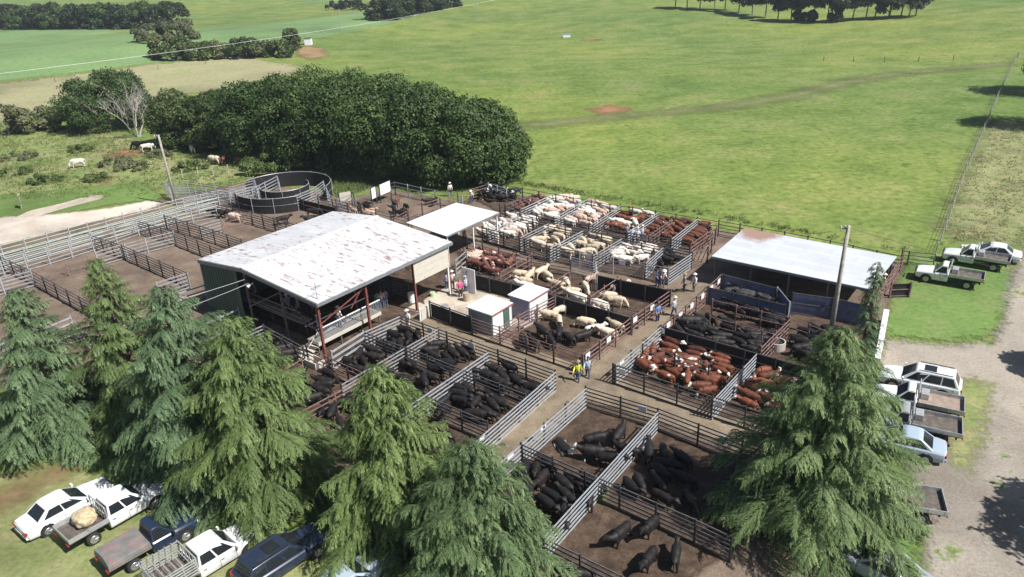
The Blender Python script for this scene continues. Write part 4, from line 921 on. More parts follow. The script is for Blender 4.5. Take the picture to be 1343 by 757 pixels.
# lower right block
pen(None, {}, 0, 'in front pen right of walkers', exact=[(738,580,'black faced white',-70,'lying'),(812,572,'black',60,'up'),(781,577,'black',10,'up'),(776,595,'black faced white',170,'up'),(800,605,'black',-20,'up'),(822,592,'black',150,'right')], s=(.76,.84))
pen([(664,640),(700,606),(800,650),(745,715)], {'black':18}, 115, 'behind the lowest left divider')
pen([(800,655),(860,585),(925,605),(925,690)], {'black':10}, 140, 'in the pen under big conifer shadow', exact=[(851,594,'black',80,'up')], spread=30)
pen([(770,720),(810,668),(940,715),(880,790),(800,752)], {'black':4}, 130, 'in the dark shade left of big conifer', spread=60)
pen([(720,740),(800,778),(800,830),(720,800)], {'black':5}, 130, 'at the very bottom of the picture', spread=60)
# red cattle
pen([(822,490),(866,452),(978,485),(932,535)], {'red and white':37}, 141, 'in the pen before the black sheeted fence', spread=30, s=(.66,.78))
pen([(948,538),(994,489),(1062,510),(1040,560)], {'red and white':19}, 150, 'beside the big right conifer', spread=30, s=(.66,.78))
# before the low shed
pen([(945,395),(960,376),(1024,390),(1020,408)], {'dark grey':18}, 146, 'in the shaded strip along the low shed')
pen([(935,412),(944,398),(1040,418),(1034,432),(1010,440)], {'black':26}, 146, 'between blue panels and thin rusty rails')
pen([(872,444),(902,418),(1030,450),(1000,478)], {'black':38}, 141, 'in the front pen before low shed')
pen([(1020,472),(1046,430),(1120,448),(1090,488)], {'black':18}, 141, 'right of the round concrete trough')
# front pen
pen([(690,440),(728,418),(748,430),(735,466)], {'black':0}, 90, 'in the pen right of the huts', exact=[(712,437,'black',120,'up'),(722,447,'black',105,'right'),(735,438,'black',80,'up'),(748,443,'black',120,'down'),(762,444,'black',20,'left'),(700,452,'black',110,'up'),(686,448,'black',100,'down')], s=(.72,.8))
pen(None, {}, 0, 'beside the fence near the blue shirted walker', exact=[(720,414,'cream',160,'up'),(735,408,'cream',30,'down'),(733,422,'cream',90,'down'),(768,424,'cream',160,'down'),(786,411,'cream',120,'up'),(782,435,'white',10,'up'),(795,436,'cream',150,'up'),(805,422,'cream',110,'down'),(811,428,'cream',130,'up')], s=(.70,.80))
pen([(616,358),(606,340),(640,336),(690,345),(652,368)], {'reddish':19,'pale pinkish':5}, 150, 'behind the white partition panel', spread=50)
pen(None, {}, 0, 'left of the rusty race divider', exact=[(681,360,'cream',170,'down'),(697,363,'cream',60,'up'),(708,358,'cream',40,'up'),(718,362,'cream',120,'down'),(688,370,'cream',160,'up')], s=(.70,.80))
pen(None, {}, 0, 'just above the black race', exact=[(731,374,'cream',150,'up'),(742,372,'cream',100,'down'),(768,376,'cream',-80,'down'),(750,383,'cream',170,'up'),(775,366,'pale pinkish',40,'up')], s=(.70,.80))
pen(None, {}, 0, 'inside the narrow black race', exact=[(690,380,'white',148,'up'),(758,393,'white',142,'up'),(786,402,'white',142,'down')], s=(.85,.95))
pen(None, {}, 0, 'standing before the black sheeted fence', exact=[(812,378,'white',20,'up'),(797,390,'cream',170,'down'),(808,396,'cream',-20,'down')], s=(.78,.86))
# middle row
pen([(620,312),(634,303),(676,286),(712,296),(684,314),(655,318)], {'white':18,'pale pinkish':4}, 147, 'by the corner of the small white roof')
pen([(690,325),(722,302),(760,309),(722,338)], {'cream':9}, 141, 'in the middle row, second pen')
pen([(728,340),(764,312),(812,320),(780,348)], {'cream':12}, 150, 'in the middle row, third pen')
pen([(785,350),(816,325),(864,333),(840,356)], {'white':10}, 150, 'in the middle row, fourth pen')
pen([(850,356),(872,336),(904,344),(878,362)], {'black':4}, 141, 'in the last pen of the middle row')
# back row
pen([(665,278),(700,262),(722,266),(684,286)], {'reddish':7,'brown':4}, 150, 'left end of the back row')
pen([(690,288),(728,262),(768,268),(730,296)], {'white':16,'pale pinkish':7}, 150, 'in the back row, first bright pen')
pen([(735,299),(772,268),(812,278),(776,304)], {'white':7,'pale pinkish':14}, 150, 'in the back row, second bright pen')
pen([(784,304),(818,280),(862,286),(828,312)], {'brown':9,'white':5}, 150, 'in the back row, third bright pen')
pen([(830,313),(864,290),(880,294),(852,318)], {'brown':7}, 141, 'between bright and rusty dividers')
pen([(856,319),(882,294),(912,298),(882,324)], {'brown':10}, 141, 'left of the last bright divider')
pen([(886,324),(916,298),(938,303),(908,328)], {'brown':12}, 141, 'right of the last bright divider')
pen([(618,262),(628,248),(690,258),(664,272)], {'black faced white':10,'black':7}, 150, 'huddled against the windbreak corner', s=(.72,.85))
# far calf pens
pen([(500,288),(520,262),(540,272),(536,290)], {'black':4,'dark grey':1,'brown':1}, 120, 'in the far calf pen', s=(.6,.72), spread=60)
pen([(528,262),(548,262),(604,270),(560,276)], {'black':2}, 120, 'right part of the far calf pen', s=(.6,.72), spread=60)
pen([(455,284),(470,272),(510,286),(500,292)], {'pale pinkish':3,'black':2}, 150, 'just beyond the main roof', s=(.62,.75), spread=50)
pen(None, {}, 0, 'in the yard by the round enclosure', exact=[(284,280,'black',175,'walk'),(297,281,'black',5,'up'),(308,286,'pale pinkish',160,'down'),(371,289,'black',20,'up'),(412,279,'black',0,'down'),(407,290,'dark grey',160,'up')], s=(.8,.95))
pen(None, {}, 0, 'out in the rough paddock', exact=[(102,215,'white',200,'down'),(181,192,'black',170,'down'),(194,195,'white',20,'down'),(281,211,'cream',160,'down'),(294,211,'brown',100,'down'),(317,212,'brown',10,'down'),(252,196,'white',120,'up'),(216,182,'dark grey',20,'down'),(233,189,'black',170,'down')], s=(1.0,1.1))
pen(None, {}, 0, 'in the red dirt before the low shed end', exact=[(903,426,'black',175,'up')], s=(1,1.05))

QUEUE.sort(key=lambda a: math.dist((a[2], a[3], 0), (0, 0, CAMH)))
for a in QUEUE[:300]: cow_now(*a)
def herd(Q):
    VV, FF, LC, RN, MI = [], [], [], [], []; off = 0; kinds = list(COAT); cache = {}
    for (k, ps, x, y, rz, s_, lb, gr) in Q:
        if ps not in cache:
            m_ = COWM[ps]; c = np.empty(len(m_.vertices)*3, np.float32); m_.vertices.foreach_get('co', c); cache[ps] = (c.reshape(-1,3), [tuple(p.vertices) for p in m_.polygons])
        c, f_ = cache[ps]; cs, sn = math.cos(rz), math.sin(rz)
        VV.append(np.stack([x+(c[:,0]*cs-c[:,1]*sn)*s_, y+(c[:,0]*sn+c[:,1]*cs)*s_, c[:,2]*s_+terr(x,y)+.05], 1)); LC.append(c); RN.append(np.full(len(c), random.random())); FF += [tuple(i+off for i in p) for p in f_]; MI += [kinds.index(k)]*len(f_); off += len(c)
    me = bpy.data.meshes.new('cattle_herd'); me.from_pydata(np.concatenate(VV).tolist(), [], FF)
    for k in kinds: me.materials.append(COAT[k])
    me.polygons.foreach_set('material_index', MI); me.polygons.foreach_set('use_smooth', [True]*len(FF))
    a = me.attributes.new('lc', 'FLOAT_VECTOR', 'POINT'); a.data.foreach_set('vector', np.concatenate(LC).astype(np.float32).ravel()); a = me.attributes.new('rnd', 'FLOAT', 'POINT'); a.data.foreach_set('value', np.concatenate(RN).astype(np.float32))
    o = bpy.data.objects.new('cattle_herd', me); C.objects.link(o); tag(o, 'the remaining distant cattle of the back pens and the paddock', 'cattle', kind='stuff')
print('CATTLE', len(QUEUE)); 
if len(QUEUE) > 300: herd(QUEUE[300:])
# ------------------------------------------------------------------ people
def person_meshes(pose):
    body = dict(V=[], E=[], R=[]); 
    def mk():
        d = dict(V=[], E=[], R=[])
        def add(p, r, par=None):
            d['V'].append(p); d['R'].append(r)
            if par is not None: d['E'].append((par, len(d['V'])-1))
            return len(d['V'])-1
        return d, add
    st = {'stand': (0,0,0), 'walk': (.22,.5,0), 'lean': (.05,.0,.38)}[pose]
    lean = st[2]
    def T(p):   # lean the upper body about the hips
        x, y, z = p
        if z > .95: dz = z-.95; return (x+dz*math.sin(lean), y, .95+dz*math.cos(lean))
        return p
    sw = st[0]; arm = st[1]
    d, a = mk()
    pel = a((0,0,.96), .135); wa = a(T((0,0,1.12)), .125, pel); ch = a(T((.01,0,1.32)), .15, wa); nk = a(T((.01,0,1.49)), .058, ch); jaw = a(T((.03,0,1.60)), .075, nk); hd = a(T((.015,0,1.69)), .095, jaw)
    a(T((.115,0,1.635)), .018, jaw)
    for s in (-1, 1): a(T((.02,s*.095,1.65)), .02, jaw)
    hands = []
    for s in (-1, 1):
        sh = a(T((0,s*.19,1.42)), .062, ch); k = s*sw
        ex = (.10 if pose != 'lean' else .22)+(-k*1.1 if pose == 'walk' else 0)
        el = a(T((ex*.3,s*.25,1.15)), .045, sh); wr = a(T((ex+.06,s*.26,.93 if pose != 'lean' else 1.08)), .030, el); pm = a(T((ex+.10,s*.26,.86 if pose != 'lean' else 1.02)), .036, wr)
        P = d['V'][pm]
        for j, l in enumerate((.07,.085,.08,.06)):
            f1 = a((P[0]-.03+j*.021, P[1], P[2]-.05), .010, pm); a((P[0]-.03+j*.021, P[1]-s*.012, P[2]-.05-l*.6), .009, f1)
        th = a((P[0]+.045, P[1]-s*.01, P[2]-.005), .011, pm); a((P[0]+.06, P[1]-s*.02, P[2]-.045), .010, th)
        lx = s*sw
        hp = a((0,s*.095,.86), .095, pel); kn = a((lx*.5+.02,s*.105,.49), .062, hp); an = a((lx,s*.11,.10), .042, kn); a((lx+.14,s*.115,.045), .042, an)
    skin = skin_mesh('person_body', d['V'], d['E'], d['R'], 0, 1)
    # shirt
    d, a = mk(); pel = a((0,0,.94), .150); wa = a(T((0,0,1.12)), .145, pel); ch = a(T((.01,0,1.32)), .170, wa); a(T((.01,0,1.455)), .075, ch)
    for s in (-1, 1):
        ex = (.10 if pose != 'lean' else .22)+(-s*sw*1.1 if pose == 'walk' else 0)
        sh = a(T((0,s*.195,1.42)), .080, ch); el = a(T((ex*.3,s*.252,1.15)), .062, sh); a(T((ex*.8+.03,s*.258,1.0 if pose != 'lean' else 1.1)), .047, el)
    shirt = skin_mesh('shirt', d['V'], d['E'], d['R'], 0, 1)
    d, a = mk(); pel = a((0,0,.97), .148)
    for s in (-1, 1):
        lx = s*sw; hp = a((0,s*.098,.86), .112, pel); kn = a((lx*.5+.02,s*.106,.49), .080, hp); a((lx,s*.11,.11), .062, kn)
    trou = skin_mesh('trousers', d['V'], d['E'], d['R'], 0, 1)
    boots = MB()
    for s in (-1, 1):
        lx = s*sw; boots.tube([(lx-.05,s*.112,.05),(lx+.03,s*.112,.065),(lx+.12,s*.114,.05),(lx+.19,s*.116,.04)], [.045,.062,.055,.035], 10)
        boots.tube([(lx,s*.112,.04),(lx,s*.112,.2)], [.05,.055], 10)
    hc = T((.012,0,1.745)); hat = MB(); up = Vector((math.sin(lean),0,math.cos(lean)))
    h0 = Vector(hc); hat.tube([h0, h0+up*.015], [.19,.185], 20); hat.tube([h0+up*.01, h0+up*.06, h0+up*.115], [.108,.10,.07], 16)
    hair = MB(); hair.tube([Vector(T((-.02,0,1.60))), Vector(T((-.015,0,1.69))), Vector(T((0,0,1.77))), Vector(T((0,0,1.80)))], [.085,.108,.088,.03], 12)
    cap = MB(); cap.tube([h0+up*-.02, h0+up*.03, h0+up*.075], [.108,.10,.05], 16); cap.box((h0.x+.15, 0, h0.z-.012), (.13,.15,.015))
    out = {'body': skin, 'shirt': shirt, 'trousers': trou}
    for nm, mbx in (('boots', boots), ('hat', hat), ('hair', hair), ('cap', cap)):
        o = mbx.build(nm, GALV, smooth=True); me = o.data; me.materials.clear(); C.objects.unlink(o); bpy.data.objects.remove(o); out[nm] = me
    for me in out.values(): me.materials.clear(); me.materials.append(GALV)
    return out
PM = {p: person_meshes(p) for p in ('stand','walk','lean')}
CL = {n: M_simple('cloth_'+n, c, .8, 0, .12, 6) for n, c in dict(blue=(0.10,0.20,0.48), light_blue=(0.42,0.55,0.72), white=(0.72,0.72,0.72), yellow=(0.72,0.80,0.06), teal=(0.03,0.38,0.33), pink=(0.62,0.08,0.26), navy=(0.03,0.04,0.09), jeans=(0.07,0.11,0.20), khaki=(0.30,0.25,0.17), dark=(0.03,0.03,0.035), brown=(0.16,0.10,0.06), grey=(0.22,0.23,0.25), pale_hat=(0.62,0.56,0.45)).items()}
SKIN = M_simple('skin', (0.45,0.27,0.19), .6, 0, .06, 8)
def person(px, py, az, pose, shirt, trou, head, hm, label, z=0.0, grp=None, loc=None):
    x, y = loc or at(px, py, z); r = empty('person', (x, y, z+.01+(.045 if z == 0 else 0)), R(az), label, 'person', grp)
    for nm, mat in (('body', SKIN), ('shirt', CL[shirt]), ('trousers', CL[trou]), ('boots', CL['brown']), (head, CL[hm])):
        o = bpy.data.objects.new(nm, PM[pose][nm]); C.objects.link(o); o.parent = r
        o.material_slots[0].link = 'OBJECT'; o.material_slots[0].material = mat
    s = random.uniform(.97, 1.05); r.scale = (s, s, s); return r
P_ = person
P_(758,503,-110,'walk','yellow','jeans','hat','khaki','person in a bright yellow vest and jeans walking in the alley')
P_(771,498,-100,'walk','light_blue','jeans','cap','navy','person in light blue shirt walking beside the yellow vest')
P_(862,424,-60,'stand','blue','navy','cap','navy','person in dark blue standing in the alley by the rusty fence')
P_(884,417,140,'walk','light_blue','jeans','hat','pale_hat','person in pale blue shirt leaning near the rusty fence boards')
P_(897,385,180,'stand','grey','dark','hat','khaki','person in grey standing at the end of the tall bright divider')
P_(910,385,200,'stand','white','grey','hat','white','person in white shirt and hat beside the person in grey')
P_(862,378,-60,'lean','blue','navy','cap','navy','person in blue behind the black sheeted fence')
P_(868,378,-70,'lean','white','jeans','hat','white','person in white behind the black sheeted fence')
P_(822,316,90,'stand','blue','dark','hat','khaki','person in bright blue shirt, leftmost of the buyers in the lane')
P_(828,321,60,'lean','light_blue','jeans','hat','pale_hat','second from left of the buyers in the lane')
P_(836,322,80,'lean','light_blue','grey','hat','white','third from left of the buyers in the lane')
P_(842,318,140,'stand','light_blue','jeans','hat','pale_hat','rightmost of the buyers in the lane')
P_(594,381,-100,'stand','white','jeans','hat','white','person in white shirt and jeans under the cream upper wall')
P_(587,381,150,'stand','blue','jeans','hair','dark','person in blue turned away beside the white shirted one')
P_(604,392,-60,'stand','pink','dark','hair','brown','person in bright pink on the concrete floor')
P_(612,388,150,'stand','light_blue','jeans','cap','light_blue','person in pale blue behind the person in pink')
P_(536,434,-120,'stand','white','white','hat','white','person all in white behind the alley fence')
P_(497,407,120,'stand','teal','jeans','hair','dark','person in teal shirt at the mesh walkway end')
P_(502,407,110,'stand','white','jeans','hair','brown','person in white between teal and blue shirts')
P_(507,404,120,'stand','blue','jeans','hair','dark','person in blue shirt beside the mesh walkway')
def on(u, v): return uv(u, v)
P_(0,0,40,'stand','light_blue','jeans','hat','white','person in pale blue, leftmost on the shed mesh walkway', 1.26, None, on(-43.8, 30.4))
P_(0,0,60,'stand','white','jeans','hat','pale_hat','person in white on the shed mesh walkway', 1.26, None, on(-43.6, 32.2))
P_(0,0,200,'lean','blue','dark','hat','white','left one of two blue shirts on the dark catwalk', 1.46, None, on(-53.7, 31.2))
P_(0,0,210,'stand','blue','dark','hair','dark','right one of two blue shirts on the dark catwalk', 1.46, None, on(-52.9, 31.1))
P_(0,0,240,'stand','blue','dark','hat','white','person in blue on the catwalk nearest the shed corner', 1.46, None, on(-48.6, 31.2))
P_(0,0,200,'stand','grey','dark','hair','dark','person in grey on the catwalk nearest the shed corner', 1.46, None, on(-47.4, 31.3))
P_(591,258,-80,'stand','white','jeans','hat','white','person in white standing by the far brown fence', 0, None)
P_(1014,200,0,'stand','white','jeans','hat','white','person in white at the rusty fence by low shed end', 0, None, at(1156,386))
P_(618,268,-80,'lean','white','jeans','hat','white','person bending near the huddled black cattle')
# ------------------------------------------------------------------ vehicles
def M_paint(name, col, rough=0.3, dirt=(0.35,0.30,0.24), amt=.15):
    m_ = M_simple(name, col, rough, 0.0, 0.03, 1.5, dirt, amt, True, coat=0.5); return m_
GLASS = M_simple('tinted_glass', (0.018,0.022,0.026), 0.06, 0, .1, 1, None, 0, True)
TYRE = M_simple('tyre_rubber', (0.022,0.022,0.022), .85, 0, .2, 6, (0.12,0.10,0.08), .15, True)
RIMM = M_simple('wheel_rim', (0.42,0.43,0.44), .35, .7, .08, 4, None, 0, True)
BLKP = M_simple('black_trim', (0.02,0.02,0.022), .5, 0, .1, 3, None, 0, True)
LAMPW = M_simple('headlamp_lens', (0.75,0.77,0.8), .12, 0, .03, 2, None, 0, True)
LAMPR = M_simple('tail_lamp_lens', (0.40,0.02,0.02), .2, 0, .05, 2, None, 0, True)
ALU = M_simple('aluminium_tray', (0.52,0.53,0.54), .4, .45, .12, 3, (0.33,0.31,0.29), .25, True)
TRAYD = M_simple('tray_deck', (0.10,0.085,0.075), .7, 0, .3, 4, (0.22,0.18,0.14), .3, True)
def smooth_body(o, wd=.05, seg=3):
    b = o.modifiers.new('bevel', 'BEVEL'); b.width = wd; b.segments = seg; b.limit_method = 'ANGLE'; b.angle_limit = R(28)
    o.data.polygons.foreach_set('use_smooth', [True]*len(o.data.polygons)); w_ = o.modifiers.new('wn', 'WEIGHTED_NORMAL'); w_.keep_sharp = False
def loft(stations, wb=.9):
    q = MB(); n = None; V = []
    for (x, hw, z0, z1) in stations:
        half = [(hw*.90, z0), (hw*.985, z0+.14), (hw, z0+(z1-z0)*.55), (hw*.965, z1-.09), (hw*.86, z1), (hw*.45, z1+.035)]
        ring = [(x, -y, z) for y, z in half]+[(x, 0, z1+.045)]+[(x, y, z) for y, z in half[::-1]]
        V.append(ring)
    n = len(V[0]); vs = [p for r in V for p in r]; fs = []
    for i in range(len(V)-1):
        for k in range(n): fs.append((i*n+k, i*n+(k+1) % n, (i+1)*n+(k+1) % n, (i+1)*n+k))
    fs.append(tuple(range(n))); fs.append(tuple((len(V)-1)*n+k for k in range(n))[::-1]); return q.add(vs, fs)
def wheel(root, x, y, r=.33, wd=.21):
    t = MB(); s = 1 if y > 0 else -1
    t.tube([(x,y-wd/2,r),(x,y-wd/2+.03,r),(x,y+wd/2-.03,r),(x,y+wd/2,r)], [r*.93,r,r,r*.93], 22)
    o = t.build('wheel', TYRE, root, smooth=False)
    h = MB().tube([(x,y+s*wd/2,r),(x,y+s*(wd/2+.012),r)], [r*.62,r*.58], 18); 
    for k in range(5): a = k*2*math.pi/5; h.bar((x,y+s*(wd/2+.02),r),(x+math.cos(a)*r*.52,y+s*(wd/2+.02),r+math.sin(a)*r*.52),.05,.02)
    h.build('rim', RIMM, o)
def quadpanel(q, P, off, inset=(0,1,0,1), bil=None):
    """P: corners a(s0,t0) b(s1,t0) c(s1,t1) d(s0,t1)"""
    a, b, c, d = [Vector(p) for p in P]; n = (b-a).cross(d-a).normalized()*off
    f = lambda s, t: a*(1-s)*(1-t)+b*s*(1-t)+c*s*t+d*(1-s)*t
    s0, s1, t0, t1 = inset; v = [f(s0,t0)+n, f(s1,t0)+n, f(s1,t1)+n, f(s0,t1)+n]; w_ = [p-n*.9 for p in v]
    q.add(v+w_, [(0,1,2,3),(7,6,5,4),(0,4,5,1),(1,5,6,2),(2,6,7,3),(3,7,4,0)])
def vehicle(px, az, kind, paint, label, L=4.8, W=1.8, roofz=1.45, tray=ALU, load=None, belt=.92, rz_off=0, loc=None, crate=False, deck=TRAYD, roofpaint=None, rack=False):
    x, y = loc or at(*px); root = empty({'sedan':'parked_sedan','wagon':'parked_wagon','ute':'parked_ute','dual':'parked_ute'}[kind], (x, y, .055), R(az), label, 'car' if kind in ('sedan','wagon') else 'ute', 'vehicles parked around the yards')
    hw = W/2; f, r = L/2, -L/2
    wr = .33 if kind == 'sedan' else .37
    g = .24 if kind == 'sedan' else .36
    wf, wrr = f-.88, r+(1.0 if kind in ('sedan','wagon') else 1.15)
    if kind == 'sedan':
        st = [(r, hw*.82, g+.16, belt-.14), (r+.10, hw*.93, g+.04, belt-.03), (r+.55, hw*.985, g, belt+.02), (r+1.35, hw, g, belt+.03), (0, hw, g, belt+.0), (f-1.5, hw, g, belt-.02), (f-.9, hw*.985, g, belt-.10), (f-.35, hw*.94, g, belt-.18), (f-.08, hw*.86, g+.06, belt-.27), (f, hw*.76, g+.16, belt-.36)]
        cab = (r+.62, r+1.35, f-2.35, f-1.42)
    elif kind == 'wagon':
        st = [(r, hw*.88, g+.10, belt-.05), (r+.12, hw*.96, g, belt+.02), (r+.9, hw, g, belt+.03), (0, hw, g, belt), (f-1.4, hw, g, belt-.02), (f-.8, hw*.985, g, belt-.07), (f-.3, hw*.94, g, belt-.14), (f-.06, hw*.88, g+.06, belt-.24), (f, hw*.8, g+.14, belt-.34)]
        cab = (r+.12, r+.48, f-2.15, f-1.25)
    else:
        cl = 1.95 if kind == 'ute' else 2.85     # cab incl. bonnet from the front
        cb = f-cl-.55
        st = [(cb, hw*.96, g, belt+.02), (cb+.08, hw*.985, g, belt+.03), (f-1.5, hw, g, belt+.02), (f-1.05, hw*.99, g, belt-.02), (f-.4, hw*.95, g, belt-.08), (f-.08, hw*.88, g+.05, belt-.16), (f, hw*.8, g+.13, belt-.28)]
        cab = (cb+.02, cb+.16, f-1.95, f-1.25)
    q = loft(st); b_ = q.build('body', paint, root); smooth_body(b_)
    xb0, xr0, xr1, xf1 = cab; bw, tw = hw*.90, hw*.70; zb, zt = belt-.02, roofz
    # cabin
    V = [(xb0,-bw,zb),(xf1,-bw,zb-.03),(xf1,bw,zb-.03),(xb0,bw,zb),(xr0,-tw,zt-.03),(xr1,-tw,zt-.02),(xr1,tw,zt-.02),(xr0,tw,zt-.03),((xr0*.75+xr1*.25),-tw*1.02,zt),((xr0*.75+xr1*.25),tw*1.02,zt),((xr0*.25+xr1*.75),-tw*1.02,zt),((xr0*.25+xr1*.75),tw*1.02,zt)]
    q = MB().add(V, [(3,2,1,0),(4,8,9,7),(8,10,11,9),(10,5,6,11),(0,1,5,10,8,4),(3,7,9,11,6,2),(1,2,6,5),(0,4,7,3)])
    c_ = q.build('cabin', roofpaint or paint, root); smooth_body(c_, .045, 3)
    # glazing
    ws = MB(); quadpanel(ws, [(xf1,-bw,zb-.03),(xf1,bw,zb-.03),(xr1,tw,zt-.02),(xr1,-tw,zt-.02)], .012, (.07,.93,.10,.90)); ws.build('windscreen', GLASS, root)
    rw = MB(); quadpanel(rw, [(xb0,bw,zb),(xb0,-bw,zb),(xr0,-tw,zt-.03),(xr0,tw,zt-.03)], .012, (.10,.90,.15 if kind != 'ute' else .25,.88)); rw.build('rear_window', GLASS, root)
    nwin = {'sedan':[(.10,.50),(.53,.90)], 'wagon':[(.05,.29),(.32,.62),(.65,.93)], 'ute':[(.10,.88)], 'dual':[(.06,.44),(.49,.90)]}[kind]
    for s in (-1, 1):
        P = [(xb0, s*bw, zb),(xf1, s*bw, zb-.03),(xr1, s*tw, zt-.02),(xr0, s*tw, zt-.03)]
        for (s0, s1) in nwin:
            w_ = MB(); quadpanel(w_, P, .012*(1 if s < 0 else -1), (s0, s1, .14, .88)); w_.build('side_window', GLASS, root)
        for (s0, s1) in nwin[:2]: MB().box((xb0+(xf1-xb0)*(s0+.05), s*(hw+.012), belt-.17), (.16,.02,.03)).build('door_handle', BLKP if kind != 'sedan' else paint, root)
        for xx in (xf1-.25, (xb0+xf1)/2-.05):
            MB().box((xx, s*(hw+.003), (g+belt)/2), (.012,.01,belt-g-.2)).build('door_seam', BLKP, root)
        mr = MB().box((xf1-.18, s*(hw+.10), belt+.10), (.10,.2,.14)); mr.build('wing_mirror', paint if kind != 'ute' else BLKP, root)
        MB().box((f-.10, s*hw*.66, belt-.30), (.16,.34,.13)).build('headlight', LAMPW, root)
        if kind in ('sedan','wagon'): MB().box((r+.04, s*hw*.70, belt-.20), (.14,.34,.14 if kind=='sedan' else .3)).build('tail_light', LAMPR, root)
        for xx in (wf, wrr):
            if kind in ('ute','dual') and xx == wrr: 
                MB().box((xx, s*(hw-.16), .80), (.95,.26,.04)).build('mudguard', BLKP, root)
            else:
                ar = MB(); ar.tube([(xx, s*(hw-.05), wr+.02),(xx, s*(hw+.006), wr+.02)], [wr+.075,wr+.075], 22); ar.build('wheel_arch', BLKP, root)
            wheel(root, xx, s*(hw-.085), wr)
    MB().box((f-.02,0,g+.16),(.12,hw*1.55,.16)).build('front_bumper', BLKP if kind in ('ute','dual') else paint, root)
    MB().box((f-.015,0,belt-.33),(.06,hw*.85,.10)).build('grille', BLKP, root)
    if kind in ('sedan','wagon'):
        MB().box((r+.02,0,g+.2),(.12,hw*1.65,.17)).build('rear_bumper', paint, root); MB().box((r-.045,0,g+.25),(.02,.45,.11)).build('number_plate', M_simple('plate_cream',(0.6,0.58,0.45),.5,0,.03,2), root)
        q = MB(); 
        if kind == 'wagon': [q.bar((xr0+.1,s*tw*.92,zt+.05),(xr1-.1,s*tw*.92,zt+.05),.04,.04) for s in (-1,1)]; q.build('roof_rails', BLKP, root)
        if kind == 'wagon': MB().box(((xr0*.35+xr1*.65),0,zt+.012),(.7,.8,.02)).build('sunroof', GLASS, root)
    else:
        tx0, tx1 = r, cb-.06; tz = .88; tl = tx1-tx0
        q = MB(); [q.bar((r+.2,s*.4,.58),(cb+.3,s*.4,.58),.08,.14) for s in (-1,1)]; q.bar((wrr,-hw+.2,.40),(wrr,hw-.2,.40),.12,.12); q.bar((r+.25,-.6,.55),(r+.25,.6,.55),.1,.14); q.build('chassis', BLKP, root)
        MB().box(((tx0+tx1)/2,0,tz),(tl,W*1.02,.07)).build('tray_floor', deck, root)
        e = hw*1.02
        if crate:
            for s in (-1,1):
                q = MB(); [q.bar((tx0,s*e,tz+.12+k*.16),(tx1,s*e,tz+.12+k*.16),.03,.07) for k in range(6)]; [q.bar((xx,s*e,tz),(xx,s*e,tz+1.0),.05,.05) for xx in np.linspace(tx0+.03,tx1-.03,4)]; q.build('crate_side', tray, root)
            q = MB(); [q.bar((tx0,-e+.04,tz+.12+k*.16),(tx0,e-.04,tz+.12+k*.16),.03,.07) for k in range(6)]; q.build('crate_gate', tray, root)
            q = MB(); [q.bar((tx0+.1+k*.3,-e,tz+1.02),(tx0+.1+k*.3,e,tz+1.02),.04,.03) for k in range(int(tl/.3))]; q.build('crate_slats', tray, root)
        elif load != 'cover':
            for s in (-1,1): 
                q = MB().box(((tx0+tx1)/2,s*e,tz+.15),(tl,.04,.26)); [q.box((xx,s*(e+.025),tz+.15),(.05,.02,.27)) for xx in np.linspace(tx0+.1,tx1-.1,4)]; q.build('drop_side', tray, root)
            MB().box((tx0+.02,0,tz+.15),(.04,W*.99,.26)).build('tail_board', tray, root)
        if load == 'cover':
            q = MB().add([(tx0,-e,tz+.04),(tx1,-e,tz+.04),(tx1,e,tz+.04),(tx0,e,tz+.04),(tx0+.04,-e*.96,tz+.30),(tx1-.03,-e*.96,tz+.34),(tx1-.03,e*.96,tz+.34),(tx0+.04,e*.96,tz+.30),(tx0+.1,0,tz+.36),(tx1-.05,0,tz+.40)], [(0,3,2,1),(0,1,5,4),(2,3,7,6),(1,2,6,9,5),(3,0,4,8,7),(4,5,9,8),(8,9,6,7)])
            o = q.build('tray_cover', deck, root); smooth_body(o, .03, 2)
        else:
            q = MB()
            for s in (-1,1): q.bar((tx1,s*e*.95,tz),(tx1,s*e*.95,roofz+.12),.06,.06)
            q.bar((tx1,-e*.95,roofz+.12),(tx1,e*.95,roofz+.12),.06,.06); [q.bar((tx1,-e*.9+k*e*.36,tz+.1),(tx1,-e*.9+k*e*.36,roofz+.1),.03,.03) for k in range(6)]; q.bar((tx1,-e*.95,(tz+roofz)/2),(tx1,e*.95,(tz+roofz)/2),.04,.05); q.build('headboard', tray, root)
        for s in (-1,1): MB().box((tx0-.03,s*e*.75,tz-.12),(.05,.3,.12)).build('tail_light', LAMPR, root)
        if kind in ('ute','dual') :
            q = MB(); q.bar((f+.06,-hw*.75,.42),(f+.06,hw*.75,.42),.06,.1); [q.bar((f+.05,s*hw*.45,.4),(f+.03,s*hw*.45,1.0),.05,.05) for s in (-1,1)]; q.bar((f+.04,-hw*.6,1.0),(f+.04,hw*.6,1.0),.05,.05); q.build('bull_bar', BLKP, root)
        if kind == 'ute' and not crate and load is None:
            tb = MB().box((tx1-.35, -e*.35, tz+.24),(.45,.8,.38)); o = tb.build('tool_box', ALU, root); smooth_body(o, .02, 2)
